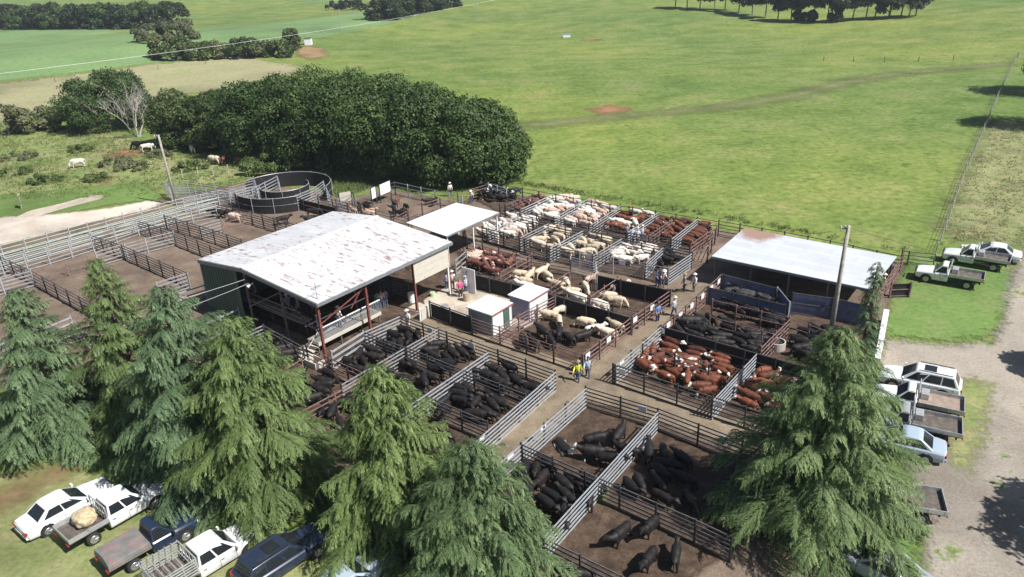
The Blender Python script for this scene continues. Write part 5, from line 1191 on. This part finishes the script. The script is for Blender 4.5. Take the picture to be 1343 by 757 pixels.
        if load == 'hay':
            import mathutils
            bm = bmesh.new(); bmesh.ops.create_icosphere(bm, subdivisions=4, radius=1)
            for v in bm.verts:
                n_ = mathutils.noise.noise(v.co*2.1)*.18+mathutils.noise.noise(v.co*6)*.06; c = v.co
                v.co = Vector((math.copysign(abs(c.x)**.7, c.x), math.copysign(abs(c.y)**.7, c.y), math.copysign(abs(c.z)**.8, c.z)))*(1+n_); v.co.x *= .55; v.co.y *= .60; v.co.z = v.co.z*.38+.36
            me = bpy.data.meshes.new('hay_bag'); bm.to_mesh(me); bm.free(); me.materials.append(M_simple('hay_sack',(0.46,0.38,0.24),.9,0,.25,7,(0.6,0.5,0.35),.3)); me.polygons.foreach_set('use_smooth',[True]*len(me.polygons))
            o = bpy.data.objects.new('hay_bag', me); C.objects.link(o); M_ = Matrix.Translation((x,y,.055)) @ Matrix.Rotation(R(az),4,'Z'); o.location = M_ @ Vector((tx1-.75,.05,tz+.04)); o.rotation_euler = (0,0,R(az)); tag(o, 'lumpy cream sack load on the white flat tray ute', 'sack')
    return root
WP = M_paint('white_car_paint', (0.74,0.76,0.78)); WP2 = M_paint('old_white_paint', (0.68,0.70,0.70), .4, (0.4,0.36,0.3), .25)
DB = M_paint('dark_blue_paint', (0.018,0.030,0.065), .25, (0.06,0.06,0.06), .1); NB = M_paint('midnight_paint', (0.022,0.032,0.060), .22, (0.05,0.05,0.06), .1)
SB = M_paint('silver_blue_paint', (0.36,0.44,0.52), .25, (0.3,0.3,0.3), .1); SG = M_paint('grey_silver_paint', (0.30,0.32,0.36), .25, (0.2,0.2,0.2), .1)
COVR = M_simple('faded_tray_cover', (0.17,0.165,0.16), .75, 0, .2, 2.5, (0.30,0.16,0.15), .34)
V = vehicle
def mid(a, b, h=0.4): p, q = at(*a, h), at(*b, h); return ((p[0]+q[0])/2, (p[1]+q[1])/2)
V(None, 52, 'sedan', WP, 'old white sedan parked leftmost, boot towards the camera', L=4.85, W=1.82, loc=mid((40,697),(135,641)))
V(None, 51, 'dual', WP, 'white dual cab ute with flat tray carrying a cream sack', L=5.5, W=1.8, roofz=1.72, belt=1.06, load='hay', loc=mid((88,712),(212,644)))
V(None, 47, 'ute', DB, 'dark blue ute with faded grey tray cover, stained red', L=4.7, W=1.82, roofz=1.68, belt=1.02, load='cover', deck=COVR, loc=mid((142,745),(250,686)))
V(None, 47, 'dual', WP2, 'white dual cab ute with slatted crate on its tray', L=5.4, W=1.82, roofz=1.7, belt=1.04, crate=True, loc=mid((212,768),(328,712)))
V(None, 47, 'wagon', NB, 'dark blue wagon under the lowest conifer branches', L=4.7, W=1.85, roofz=1.62, belt=1.0, loc=mid((315,765),(425,708)))
V(None, 47, 'sedan', SB, 'pale blue car mostly cut off by the bottom edge', L=4.7, W=1.8, loc=mid((415,790),(500,745)))
V(None, 146, 'ute', WP, 'white ute with open tray parked alone on the lawn', L=5.1, W=1.82, roofz=1.72, belt=1.05, loc=mid((1204,358),(1286,374)))
V(None, 143, 'ute', WP2, 'white flat tray ute farthest up the lawn, beside a sedan', L=5.2, W=1.82, roofz=1.72, belt=1.05, loc=mid((1242,336),(1318,350)))
V(None, 146, 'sedan', WP, 'white sedan parked behind the two lawn utes', L=4.8, W=1.82, loc=mid((1266,329),(1332,340)))
V(None, 148, 'wagon', WP, 'white wagon with sunroof at the gravel edge', L=4.8, W=1.86, roofz=1.68, belt=1.02, loc=mid((1163,497),(1248,511)))
V(None, 150, 'ute', WP, 'white ute with aluminium tray right below the white wagon', L=5.1, W=1.82, roofz=1.7, belt=1.04, deck=M_simple('tan_deck',(0.28,0.22,0.18),.8,0,.2,3), loc=mid((1158,523),(1247,541)))
V(None, 151, 'ute', M_paint('grey_ute_paint',(0.30,0.32,0.33)), 'ute with grey tray, third vehicle along the gravel', L=5.2, W=1.85, roofz=1.7, belt=1.04, loc=mid((1150,548),(1242,572)))
V(None, 150, 'sedan', SB, 'silver blue sedan half under the big conifer', L=4.6, W=1.8, loc=mid((1140,573),(1224,595)))
V(None, 160, 'ute', WP, 'ute with only its tray poking out of the conifer', L=5.0, W=1.85, roofz=1.7, belt=1.04, loc=mid((1122,645),(1212,676)))
V(None, 132, 'sedan', SG, 'grey silver car nose out at the bottom right', L=4.6, W=1.82, loc=mid((1120,725),(1182,768)))
# ------------------------------------------------------------------ vegetation
def leaf_mesh(name, P, D, S, L, Wd, T, mat):
    """rhombic leaves: base P, direction D, side S, length L, width Wd, tint T (numpy)"""
    n = len(P); L = np.broadcast_to(L, n)[:, None]; Wd = np.broadcast_to(Wd, n)[:, None]
    V = np.stack([P, P+D*L*.45+S*Wd*.5, P+D*L, P+D*L*.45-S*Wd*.5], 1).reshape(-1, 3)
    me = bpy.data.meshes.new(name); me.vertices.add(4*n); me.vertices.foreach_set('co', V.astype(np.float32).ravel())
    me.loops.add(4*n); me.loops.foreach_set('vertex_index', np.arange(4*n, dtype=np.int32)); me.polygons.add(n)
    me.polygons.foreach_set('loop_start', np.arange(0, 4*n, 4, dtype=np.int32)); me.polygons.foreach_set('loop_total', np.full(n, 4, np.int32))
    me.update(calc_edges=True); a = me.attributes.new('tint', 'FLOAT', 'POINT'); a.data.foreach_set('value', np.repeat(np.clip(T, 0, 1), 4).astype(np.float32))
    me.materials.append(mat); return me
def unit(v): return v/np.maximum(1e-9, np.linalg.norm(v, axis=-1, keepdims=True))
def conifer_data(H, Rad, seed, nb=130, droop=.5, power=.8, skirt=.04, density=1.3, fine=.80):
    g = np.random.default_rng(seed); Ps, Ds, Ss, Ls, Ws, Ts = [], [], [], [], [], []; limbs = []
    lob = g.uniform(.80, 1.18, 7); ph = g.uniform(0, 6.28)
    for i in range(nb):
        t = skirt+(1-skirt)*((i+g.uniform(0,1))/nb)**.92; z = H*t*.98
        a = i*2.39996+g.uniform(-.4,.4)
        env = (1-t)**power*(1.0-.25*max(0, .15-t)/.15)
        lb = lob[int((a % 6.2832)/6.2832*7) % 7]
        ln = Rad*env*lb*g.choice([g.uniform(.62,.9), g.uniform(.9,1.22)], p=[.45,.55])+.22
        nseg = max(5, int(ln/.22)); s = np.linspace(0, 1, nseg)
        up0 = .22+.55*t+g.uniform(-.08,.12); dz = ln*(up0*s-droop*(1.0-.45*t)*s**2.2)
        az = a+g.uniform(-.3,.3)*s; r = ln*s; bt = g.uniform(0,1)
        B = np.stack([r*np.cos(az), r*np.sin(az), z+dz], 1); limbs.append((B, .010+.006*ln))
        out = np.array([math.cos(a), math.sin(a), 0]); side = np.array([-math.sin(a), math.cos(a), 0])
        m = int(max(7, ln/.085)*density)
        for k in range(m):
            f = ((k+g.uniform(0,1))/m)**.85
            if f < .15 and ln > 1.2: continue
            j = f*(nseg-1); j0 = int(j); p0 = B[j0]*(1-(j-j0))+B[min(j0+1, nseg-1)]*(j-j0)
            sgn = 1 if k % 2 else -1; sl = (.26+.34*ln*(1-f)**.7*min(1, f*3+.2))*g.uniform(.6,1.3)
            d = unit(out*g.uniform(.6,1.05)+side*sgn*g.uniform(.35,.95)+np.array([0,0,g.uniform(-.25,.18)]))
            q = max(6, int(sl/.05)); u = np.linspace(.05, 1, q)[:, None]
            pts = p0+d*sl*u+np.array([0,0,-1])*(u**2)*sl*g.uniform(.35,.85)
            tg = unit(d+np.array([0,0,-1])*u*1.1); sd_ = unit(np.cross(tg, [0,0,1]))
            for e in (-1, 1):
                dd = unit(tg*.95+sd_*e*g.uniform(.25,.65,(q,1))+np.array([0,0,-1])*g.uniform(.05,.55,(q,1))+g.normal(0,.12,(q,3)))
                nn = unit(np.cross(dd, np.cross(sd_, tg)*1.0+out*.25+g.normal(0,.30,(q,3))))
                Ps.append(pts); Ds.append(dd); Ss.append(nn); Ls.append(g.uniform(.16,.34,q)*(1.1-.3*u[:,0])*fine); Ws.append(g.uniform(.030,.056,q)*fine)
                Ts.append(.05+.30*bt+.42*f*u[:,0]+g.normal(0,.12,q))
    P = np.concatenate(Ps); return P, np.concatenate(Ds), np.concatenate(Ss), np.concatenate(Ls), np.concatenate(Ws), np.concatenate(Ts), limbs
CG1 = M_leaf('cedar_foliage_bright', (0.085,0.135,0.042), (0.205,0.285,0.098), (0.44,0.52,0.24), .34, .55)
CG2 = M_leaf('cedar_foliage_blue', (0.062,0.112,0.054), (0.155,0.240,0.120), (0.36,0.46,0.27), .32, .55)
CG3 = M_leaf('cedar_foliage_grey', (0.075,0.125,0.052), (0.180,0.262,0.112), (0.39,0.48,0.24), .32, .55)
BARK = M_bark('conifer_bark', (0.12,0.085,0.065)); BARKG = M_bark('grey_bark', (0.20,0.18,0.15))
LIMB = M_bark('conifer_limb', (0.055,0.055,0.030))
def conifer(px, H, Rad, seed, mat, label, rz=0.0, loc=None, **kw):
    key = (seed, mat.name, H, Rad)
    x, y = loc or at(px[0], px[1], H)
    root = empty('conifer_tree', (x, y, 0), rz, label, 'tree', 'conifers in the foreground row')
    P, D, S, L, W_, T, limbs = conifer_data(H, Rad, seed, **kw)
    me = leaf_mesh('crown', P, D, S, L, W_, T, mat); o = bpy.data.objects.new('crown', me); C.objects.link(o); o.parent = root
    MB().tube([(0,0,-.1),(.03,.02,H*.3),(.02,-.03,H*.6),(0,0,H*.97)], [.030*H,.022*H,.012*H,.02], 12).build('trunk', BARK, root, smooth=True)
    q = MB(); [q.tube([tuple(p) for p in B[::max(1, len(B)//5)]], [r_*(1-.8*i/max(1, len(B[::max(1, len(B)//5)])-1)) for i in range(len(B[::max(1, len(B)//5)]))], 5) for B, r_ in limbs]
    q.build('limbs', LIMB, root); return root
conifer((18,376), 10.6, 4.9, 11, CG2, 'dark bluish conifer cut by the left edge of the photo', nb=150)
conifer((122,336), 11.8, 4.9, 12, CG1, 'conifer with slender bright leader before the left yards', nb=150, power=.9)
conifer((208,372), 12.6, 5.8, 13, CG2, 'broad bluish conifer left of the main shed', nb=160, power=.78)
conifer((300,412), 11.6, 5.0, 14, CG1, 'bright yellow-green conifer below the main shed', nb=160, power=.74)
conifer((490,475), 10.4, 5.0, 15, CG1, 'bright conifer in the bottom centre, taller of two', nb=155, power=.86)
conifer((615,578), 8.4, 4.4, 16, CG3, 'shorter wispy conifer at the bottom centre', nb=145, power=.70)
conifer((1104,425), 11.6, 6.2, 17, CG3, 'very broad wispy conifer at right front', nb=200, power=.92, droop=.42)
conifer((1152,342), 10.8, 3.0, 18, CG2, 'slender conifer with thin leader at the low shed end', nb=80, power=1.9)

def lobes(Rx, Ry, H, base, n, g, flat=1.0, rl=(.26,.42)):
    out = []
    for i in range(n):
        t = g.uniform(-1, 1); a = g.uniform(0, 2*math.pi); r = math.sqrt(max(0, 1-t*t)) if t > 0 else 1-.25*t*t
        k = g.uniform(.62,.86); c = np.array([Rx*r*math.cos(a)*k, Ry*r*math.sin(a)*k, base+(H-base)*(.5+.5*t*k)])
        out.append((c, g.uniform(*rl)*min(Rx, (H-base)/2)))
    return out
def broad_data(Rx, Ry, H, base, seed, nl=36, leaves=9000, size=.36, rl=(.30,.46), out=.9):
    g = np.random.default_rng(seed); LB = lobes(Rx, Ry, H, base, nl, g, rl=rl)
    w_ = np.array([r**2 for _, r in LB]); cnt = (leaves*w_/w_.sum()).astype(int); Ps, Ds, Ss, Ls, Ws, Ts = [], [], [], [], [], []
    for (c, r), n in zip(LB, cnt):
        d = unit(g.normal(0,1,(n,3))); d[:,2] = np.where(d[:,2] < -.35, -d[:,2], d[:,2]); d = unit(d)
        ph = g.uniform(0,6.28,3); bumpy = 1+.16*np.sin(d[:,0]*7+ph[0])*np.sin(d[:,1]*7+ph[1])+.10*np.sin(d[:,2]*11+ph[2])
        rad = r*bumpy*g.uniform(.78,1.06,n); P = c+d*rad[:,None]*np.array([1.08,1.08,.9])
        nv = unit(d+g.normal(0,.24,(n,3))); dd = unit(np.cross(nv, g.normal(0,1,(n,3)))+d*.25); s_ = unit(np.cross(nv, dd))
        Ps.append(P); Ds.append(dd); Ss.append(s_); L = g.uniform(.6,1.25,n)*size; Ls.append(L); Ws.append(L*g.uniform(.5,.8,n)); Ts.append(g.uniform(0,.45)+g.normal(.22,.17,n))
    return [np.concatenate(x) for x in (Ps, Ds, Ss, Ls, Ws, Ts)]
def broad(name, loc, Rx, Ry, H, base, seed, mat, label, rz=0, trunk=True, group=None, cat='tree', stems=1, **kw):
    root = empty(name, (loc[0], loc[1], terr(*loc)), rz, label, cat, group)
    o = bpy.data.objects.new('crown', leaf_mesh('crown', *broad_data(Rx, Ry, H, base, seed, **kw), mat)); C.objects.link(o); o.parent = root
    if trunk:
        g = random.Random(seed); r0 = .035*H; q = MB()
        for s in range(stems):
            ox, oy = (g.uniform(-.4,.4)*Rx*(s > 0), g.uniform(-.4,.4)*Ry*(s > 0)); top = Vector((ox*1.3, oy*1.3, base+(H-base)*.55)); q.tube([(ox,oy,-.2),(ox+.1,oy,top.z*.5),top], [r0,r0*.7,r0*.3], 9)
            for k in range(6):
                a = k*1.05+g.uniform(-.3,.3); p0 = Vector((ox, oy, base+(H-base)*g.uniform(0,.3))); q.tube([p0, p0+Vector((math.cos(a)*Rx*.3, math.sin(a)*Ry*.3, (H-base)*.2)), p0+Vector((math.cos(a)*Rx*.6, math.sin(a)*Ry*.6, (H-base)*.38))], [r0*.4,r0*.25,r0*.1], 6)
        q.build('trunk', BARKG, root, smooth=True)
    return root
DG = M_leaf('fig_foliage_dark', (0.026,0.052,0.014), (0.058,0.104,0.028), (0.125,0.185,0.058), .15, .6)
MG = M_leaf('mixed_foliage', (0.036,0.062,0.020), (0.080,0.118,0.036), (0.17,0.185,0.065), .2, .5)
OG = M_leaf('olive_scrub', (0.085,0.105,0.050), (0.155,0.170,0.085), (0.25,0.25,0.14), .2, .6)
GG = M_leaf('weedy_green', (0.060,0.100,0.025), (0.110,0.165,0.050), (0.20,0.24,0.10), .25, .6)
TG = M_leaf('gum_foliage_dark', (0.012,0.022,0.008), (0.030,0.048,0.016), (0.07,0.09,0.035), .15, .5)
# the windbreak: px of foot, width, height
WG = 'windbreak of dense dark trees'
wb = [(236,196,5.6,9.4,5.6,'left one of the two lower trees beside the windbreak gap',MG),(278,200,5.8,9.2,5.6,'right one of the two lower windbreak trees',MG),
      (346,214,8.0,13.0,7.4,'first tall rounded tree from left in the long windbreak',DG),(402,222,7.6,13.6,7.2,'second tall rounded tree from left in the long windbreak',DG),
      (455,228,7.4,14.0,7.0,'third tall rounded tree from left in the long windbreak',DG),(508,238,7.2,13.8,7.0,'fourth tall rounded tree from left in the long windbreak',DG),
      (556,243,6.8,13.0,6.6,'fifth tall rounded tree from left in the long windbreak',DG),(600,248,6.4,12.2,6.4,'sixth tall rounded tree from left in the long windbreak',DG),
      (630,246,5.8,11.0,6.0,'seventh tall rounded tree from left in the long windbreak',DG),(652,243,4.4,9.2,4.8,'lowest rounded tree at the right end of windbreak',DG)]
for i, (px, py, rx, h, ry, lb, mt_) in enumerate(wb):
    p = at(px, py); q = Vector((p[0], p[1]+ (ry*.55), 0))
    broad('windbreak_tree', (q.x, q.y), rx*.93, ry*.95, h*.93, -.6, 100+i, mt_, lb, group=WG, nl=95, leaves=36000, size=.36, stems=2, rl=(.18,.36), rz=i*1.0 if False else 0)
p = at(132,176); broad('fig_tree', (p[0], p[1]+4), 8.8, 6.8, 10.6, -.8, 130, DG, 'big round dark tree standing alone at the left paddock', nl=110, leaves=34000, size=.36, rl=(.20,.36))
# dead tree
def dead_tree(loc, H, seed, label):
    g = random.Random(seed); root = empty('dead_tree', (*loc, terr(*loc)), 0, label, 'tree'); q = MB()
    def br(p, d, L, r, dep):
        pts = [p]; dd = d.copy()
        for k in range(4): dd = (dd+Vector((g.uniform(-.22,.22), g.uniform(-.22,.22), g.uniform(-.05,.15)))).normalized(); pts.append(pts[-1]+dd*L/4)
        q.tube(pts, [r*(1-.17*k) for k in range(5)], 6 if dep < 2 else 4)
        if dep < 4:
            for k in range(4 if dep < 2 else 3): br(pts[g.choice([2,3,4])], (dd+Vector((g.uniform(-.9,.9), g.uniform(-.9,.9), g.uniform(-.1,.5)))).normalized(), L*g.uniform(.5,.75), r*.5, dep+1)
    for k in range(4): a = k*1.57+.4; br(Vector((math.cos(a)*.3, math.sin(a)*.3, 0)), Vector((math.cos(a)*.35, math.sin(a)*.35, 1)).normalized(), H*.45, .16, 0)
    q.build('trunk', M_bark('bleached_dead_wood', (0.42,0.38,0.36)), root); return root
p = at(176,182); dead_tree((p[0], p[1]+1.5), 9.5, 5, 'bleached leafless tree against the lone dark tree')
p = at(-2,158); dead_tree((p[0]-.5, p[1]), 5.0, 8, 'small pale leafless tree at the left edge')
# scrub and far trees
def scrub(px, py, rx, h, seed, mt_, lb, **kw):
    p = at(px, py); a = dict(nl=18, leaves=6000, size=.42); a.update(kw); return broad('shrub', p, rx, rx*.8, h, -.3, seed, mt_, lb, cat='shrub', trunk=True, **a)
scrub(12,178,5.2,5.4,201,OG,'olive shrub at the left edge below the thin pole'); scrub(45,170,5.0,5.0,202,OG,'olive green bush, second from the left edge'); scrub(68,168,3.6,3.6,203,MG,'low bush touching the lone dark tree')
scrub(352,226,4.0,2.9,204,GG,'pale green leafy bush behind the round yard', size=.3); scrub(382,222,3.4,2.8,205,GG,'greener bush right behind the round yard', size=.3); 
sg_ = at(342,212); dead_tree((sg_[0], sg_[1]), 3.2, 9, 'tiny bare twiggy bush behind the round yard')
for i, (px, py, rx, h, lb) in enumerate([(205,55,11,5.5,'far bush group below the top left windbreak, left'),(240,52,10,6,'far bush group below the top left windbreak, right'),(226,77,9,6,'dark far bush at the corner of the green field'),(254,78,8,5,'dark far bush, right of the field corner'),
      (285,76,7,4.6,'greyish far bush in the middle of the creek line'),(318,76,8,5.4,'far bush with rounded top on the creek line'),(342,74,6.5,4.6,'far bush second from right on the creek line'),(366,75,6,4.8,'far bush at the right end of the creek line'),(384,66,3.0,6.5,'small upright far tree ending the creek line')]):
    scrub(px, py, rx*.80, h, 220+i, OG if i in (0,1,4,6) else MG, lb, leaves=5000, size=.8)
for i, px in enumerate(range(-20, 240, 26)):
    p = at(px, 38); broad('windbreak_tree', (p[0], p[1]+4), 12.5, 10, 11.0+random.uniform(-1,1.2), -2.5, 240+i, TG if i % 2 else DG, f'{["first","second","third","fourth","fifth","sixth","seventh","eighth","ninth","tenth"][i]} from left in the far top left windbreak', group='far top left windbreak', nl=60, leaves=9000, size=1.0, rl=(.2,.36))
for i, px in enumerate((500,520,540,560,580)):
    p = at(px, 27-i*4); broad('windbreak_tree', (p[0], p[1]+4), 10, 8, 8.0, -2, 260+i, TG, f'{NUM[i+1]} from left in the far top centre tree line', group='far top centre tree line', nl=40, leaves=6000, size=.9)
for i, (px, py) in enumerate(((444,13),(462,12),(478,11))):
    p = at(px, py); broad('windbreak_tree', p, 9, 7, 5, .2, 270+i, TG, f'{NUM[i+1]} of three small far trees at top, left of centre', group='small far trees at top', nl=16, leaves=3000, size=1.0)
for i, (px, py, rx, h, lb) in enumerate(((28,208,3.4,1.0,'low weedy mound left of the white cow'),(62,238,3.0,.9,'low weedy mound above the concrete path'),(105,198,2.6,.8,'low weedy mound behind the white cow'),(150,216,3.6,1.0,'low weedy mound right of the white cow'),(20,228,3.2,.9,'low weedy mound near the info board'),(128,236,2.4,.8,'small green mound by the red soil spot'),(176,222,3.0,.9,'low weedy mound left of the timber pole'),(250,222,3.2,1.0,'low weedy mound right of the timber pole'),(90,172,4.0,1.4,'green fern bank below the lone round tree'),(210,204,2.6,.9,'small weedy mound under the low windbreak trees'))):
    scrub(px, py, rx, h, 500+i, GG if i % 3 else OG, lb, nl=22, leaves=2600, size=.28, rl=(.25,.6))
# row of tall thin trunked trees on the hill crest, top right
def tall(px, py, H, cr, seed, lb):
    p = at(px, py); g = np.random.default_rng(seed); root = empty('gum_tree', (*p, terr(*p)), 0, lb, 'tree', 'gum trees on the crest')
    tr = MB(); ln = g.uniform(-.9,.9); tr.tube([(0,0,-.2),(ln*.4,0,H*.4),(ln,0,H*.85)], [.26,.2,.09], 7)
    for k in range(3): a = g.uniform(0,6.28); tr.tube([(ln*.6,0,H*.55),(ln*.6+math.cos(a)*cr*.5,math.sin(a)*cr*.5,H*.8)], [.1,.04], 5)
    tr.build('trunk', BARKG, root)
    d = broad_data(cr, cr, H, H*.34, seed, nl=16, leaves=4400, size=.75, rl=(.3,.55)); o = bpy.data.objects.new('crown', leaf_mesh('crown', *d, TG)); C.objects.link(o); o.parent = root; o.location = (ln,0,0)
for i in range(20):
    px = 886+i*16.5+random.uniform(-3,3); py = np.interp(px, [880,950,1020,1090,1150,1215], [10,14,27,29,24,19])
    tall(px, py, random.uniform(9,12), random.uniform(3.4,5.0) if px < 1110 else 4.6, 300+i, f'{["first","second","third","fourth","fifth","sixth","seventh","eighth","ninth","tenth","eleventh","twelfth","thirteenth","fourteenth","fifteenth","sixteenth","seventeenth","eighteenth","nineteenth","twentieth"][i]} from left of the thin trunked trees on the crest')
for i, (px, r_, lb) in enumerate(((1048,2.2,'round dark shrub under the crest trees, left'),(1064,1.8,'round dark shrub under the crest trees, middle'),(1094,2.0,'round dark shrub under the crest trees, right'),(1165,5,'spreading low tree near the right end of the crest'),(1192,5.5,'last spreading tree at the right end of the crest'))):
    p = at(px, np.interp(px, [1020,1090,1150,1215], [27,30,25,21])); broad('shrub' if i < 3 else 'crest_tree', p, r_, r_*.8, 4 if i < 3 else 7.5, .0 if i < 3 else 1.5, 340+i, TG, lb, cat='shrub' if i < 3 else 'tree', nl=14, leaves=2500, size=.6)
# small trees at the right edge whose shade falls into the picture
def offtree(tip, H, rx, seed, lb):
    T = Vector(at(*tip)); k = H*.62/math.tan(R(SUN_EL))+rx*.9; b = T+Vector((math.cos(R(SUN_AZ)), math.sin(R(SUN_AZ))))*k
    broad('shade_tree', (b.x, b.y), rx, rx, H, 1.6, seed, DG, lb, nl=34, leaves=14000, size=.4, group='shade trees at the right edge'); return b
offtree((1284,118), 13, 5.5, 400, 'farther shade tree just outside the right edge'); offtree((1280,160), 13, 5.0, 401, 'nearer shade tree just outside the right edge')
offtree((1334,680), 10, 3.6, 402, 'shade tree beyond the lower right corner'); offtree((1342,480), 7.5, 1.8, 403, 'small shade tree right of the gravel road')
# rank grass and weeds
def tufts(name, px, n, h, mat, seed, blades=7, label=None):
    W = [at(*p) for p in px]; f = poly_sdf(W); A = np.array(W); g = np.random.default_rng(seed); lo, hi = A.min(0), A.max(0)
    X = g.uniform(lo[0], hi[0], n*4); Y = g.uniform(lo[1], hi[1], n*4); k = (f(X, Y) > .1); X, Y = X[k][:n], Y[k][:n]
    nz = np.sin(X*.9+1)*np.sin(Y*.8)+np.sin(X*.31)*np.sin(Y*.27+2); k = nz > g.uniform(-1.4,.9,len(X)); X, Y = X[k], Y[k]
    Z = np.array([terr(a, b) for a, b in zip(X, Y)]); P = np.repeat(np.stack([X, Y, Z], 1), blades, 0); m_ = len(P); P = P+g.normal(0,.13,(m_,3))*[1,1,0]
    D = unit(g.normal(0,.42,(m_,3))+np.array([0,0,1.0])); S = unit(np.cross(D, g.normal(0,1,(m_,3)))); L = g.uniform(.5,1.2,m_)*h
    me = leaf_mesh(name, P, D, S, L, g.uniform(.06,.12,m_)*(.6+h), np.repeat(g.uniform(0,.8,len(X)), blades)+g.normal(0,.12,m_), mat); o = bpy.data.objects.new(name, me); C.objects.link(o); tag(o, label, 'grass', kind='stuff'); return o
DRYG = M_leaf('dry_grass', (0.24,0.27,0.12), (0.38,0.37,0.21), (0.55,0.50,0.34), .3, .7)
GRG = M_leaf('green_grass', (0.12,0.17,0.05), (0.19,0.235,0.085), (0.30,0.31,0.15), .3, .7)
tufts('long_grass', [(1232,322),(1262,236),(1302,158),(1345,158),(1430,300),(1343,322),(1290,316)], 2400, .26, DRYG, 1, label='long dry grass along the hill fence')
tufts('rank_weeds', [(0,178),(120,170),(200,192),(330,204),(400,226),(330,240),(215,246),(190,258),(60,262),(0,262)], 4500, .35, GRG, 2, label='rank green weeds in the left paddock')
tufts('long_grass', [(425,232),(440,226),(505,240),(480,250),(440,262)], 1500, .35, GRG, 3, label='long grass beside the round yard')
tufts('grass_tufts', [(0,690),(60,650),(160,630),(300,690),(480,757),(300,800),(0,800)], 5000, .13, GRG, 4, label='short grass tufts under the parked cars')
tufts('fence_grass', [(664,240),(800,264),(945,288),(1186,332),(1190,326),(945,280),(800,257),(668,234)], 2500, .3, GRG, 5, label='uncut grass along the boundary fence')

# ------------------------------------------------------------------ air
hz = MB().box((0, 900, 13), (5600, 6400, 40)); hm, ht, hb = nodes('haze')
ht.nodes.remove(hb); pv = ht.nodes.new('ShaderNodeVolumePrincipled'); pv.inputs['Color'].default_value = (0.78,0.86,1,1); pv.inputs['Density'].default_value = 0.00022; pv.inputs['Anisotropy'].default_value = 0.2
ht.links.new(pv.outputs[0], [n for n in ht.nodes if n.type == 'OUTPUT_MATERIAL'][0].inputs['Volume'])
ho = hz.build('haze', hm); tag(ho, 'faint bluish haze over the far fields', 'haze', kind='stuff')
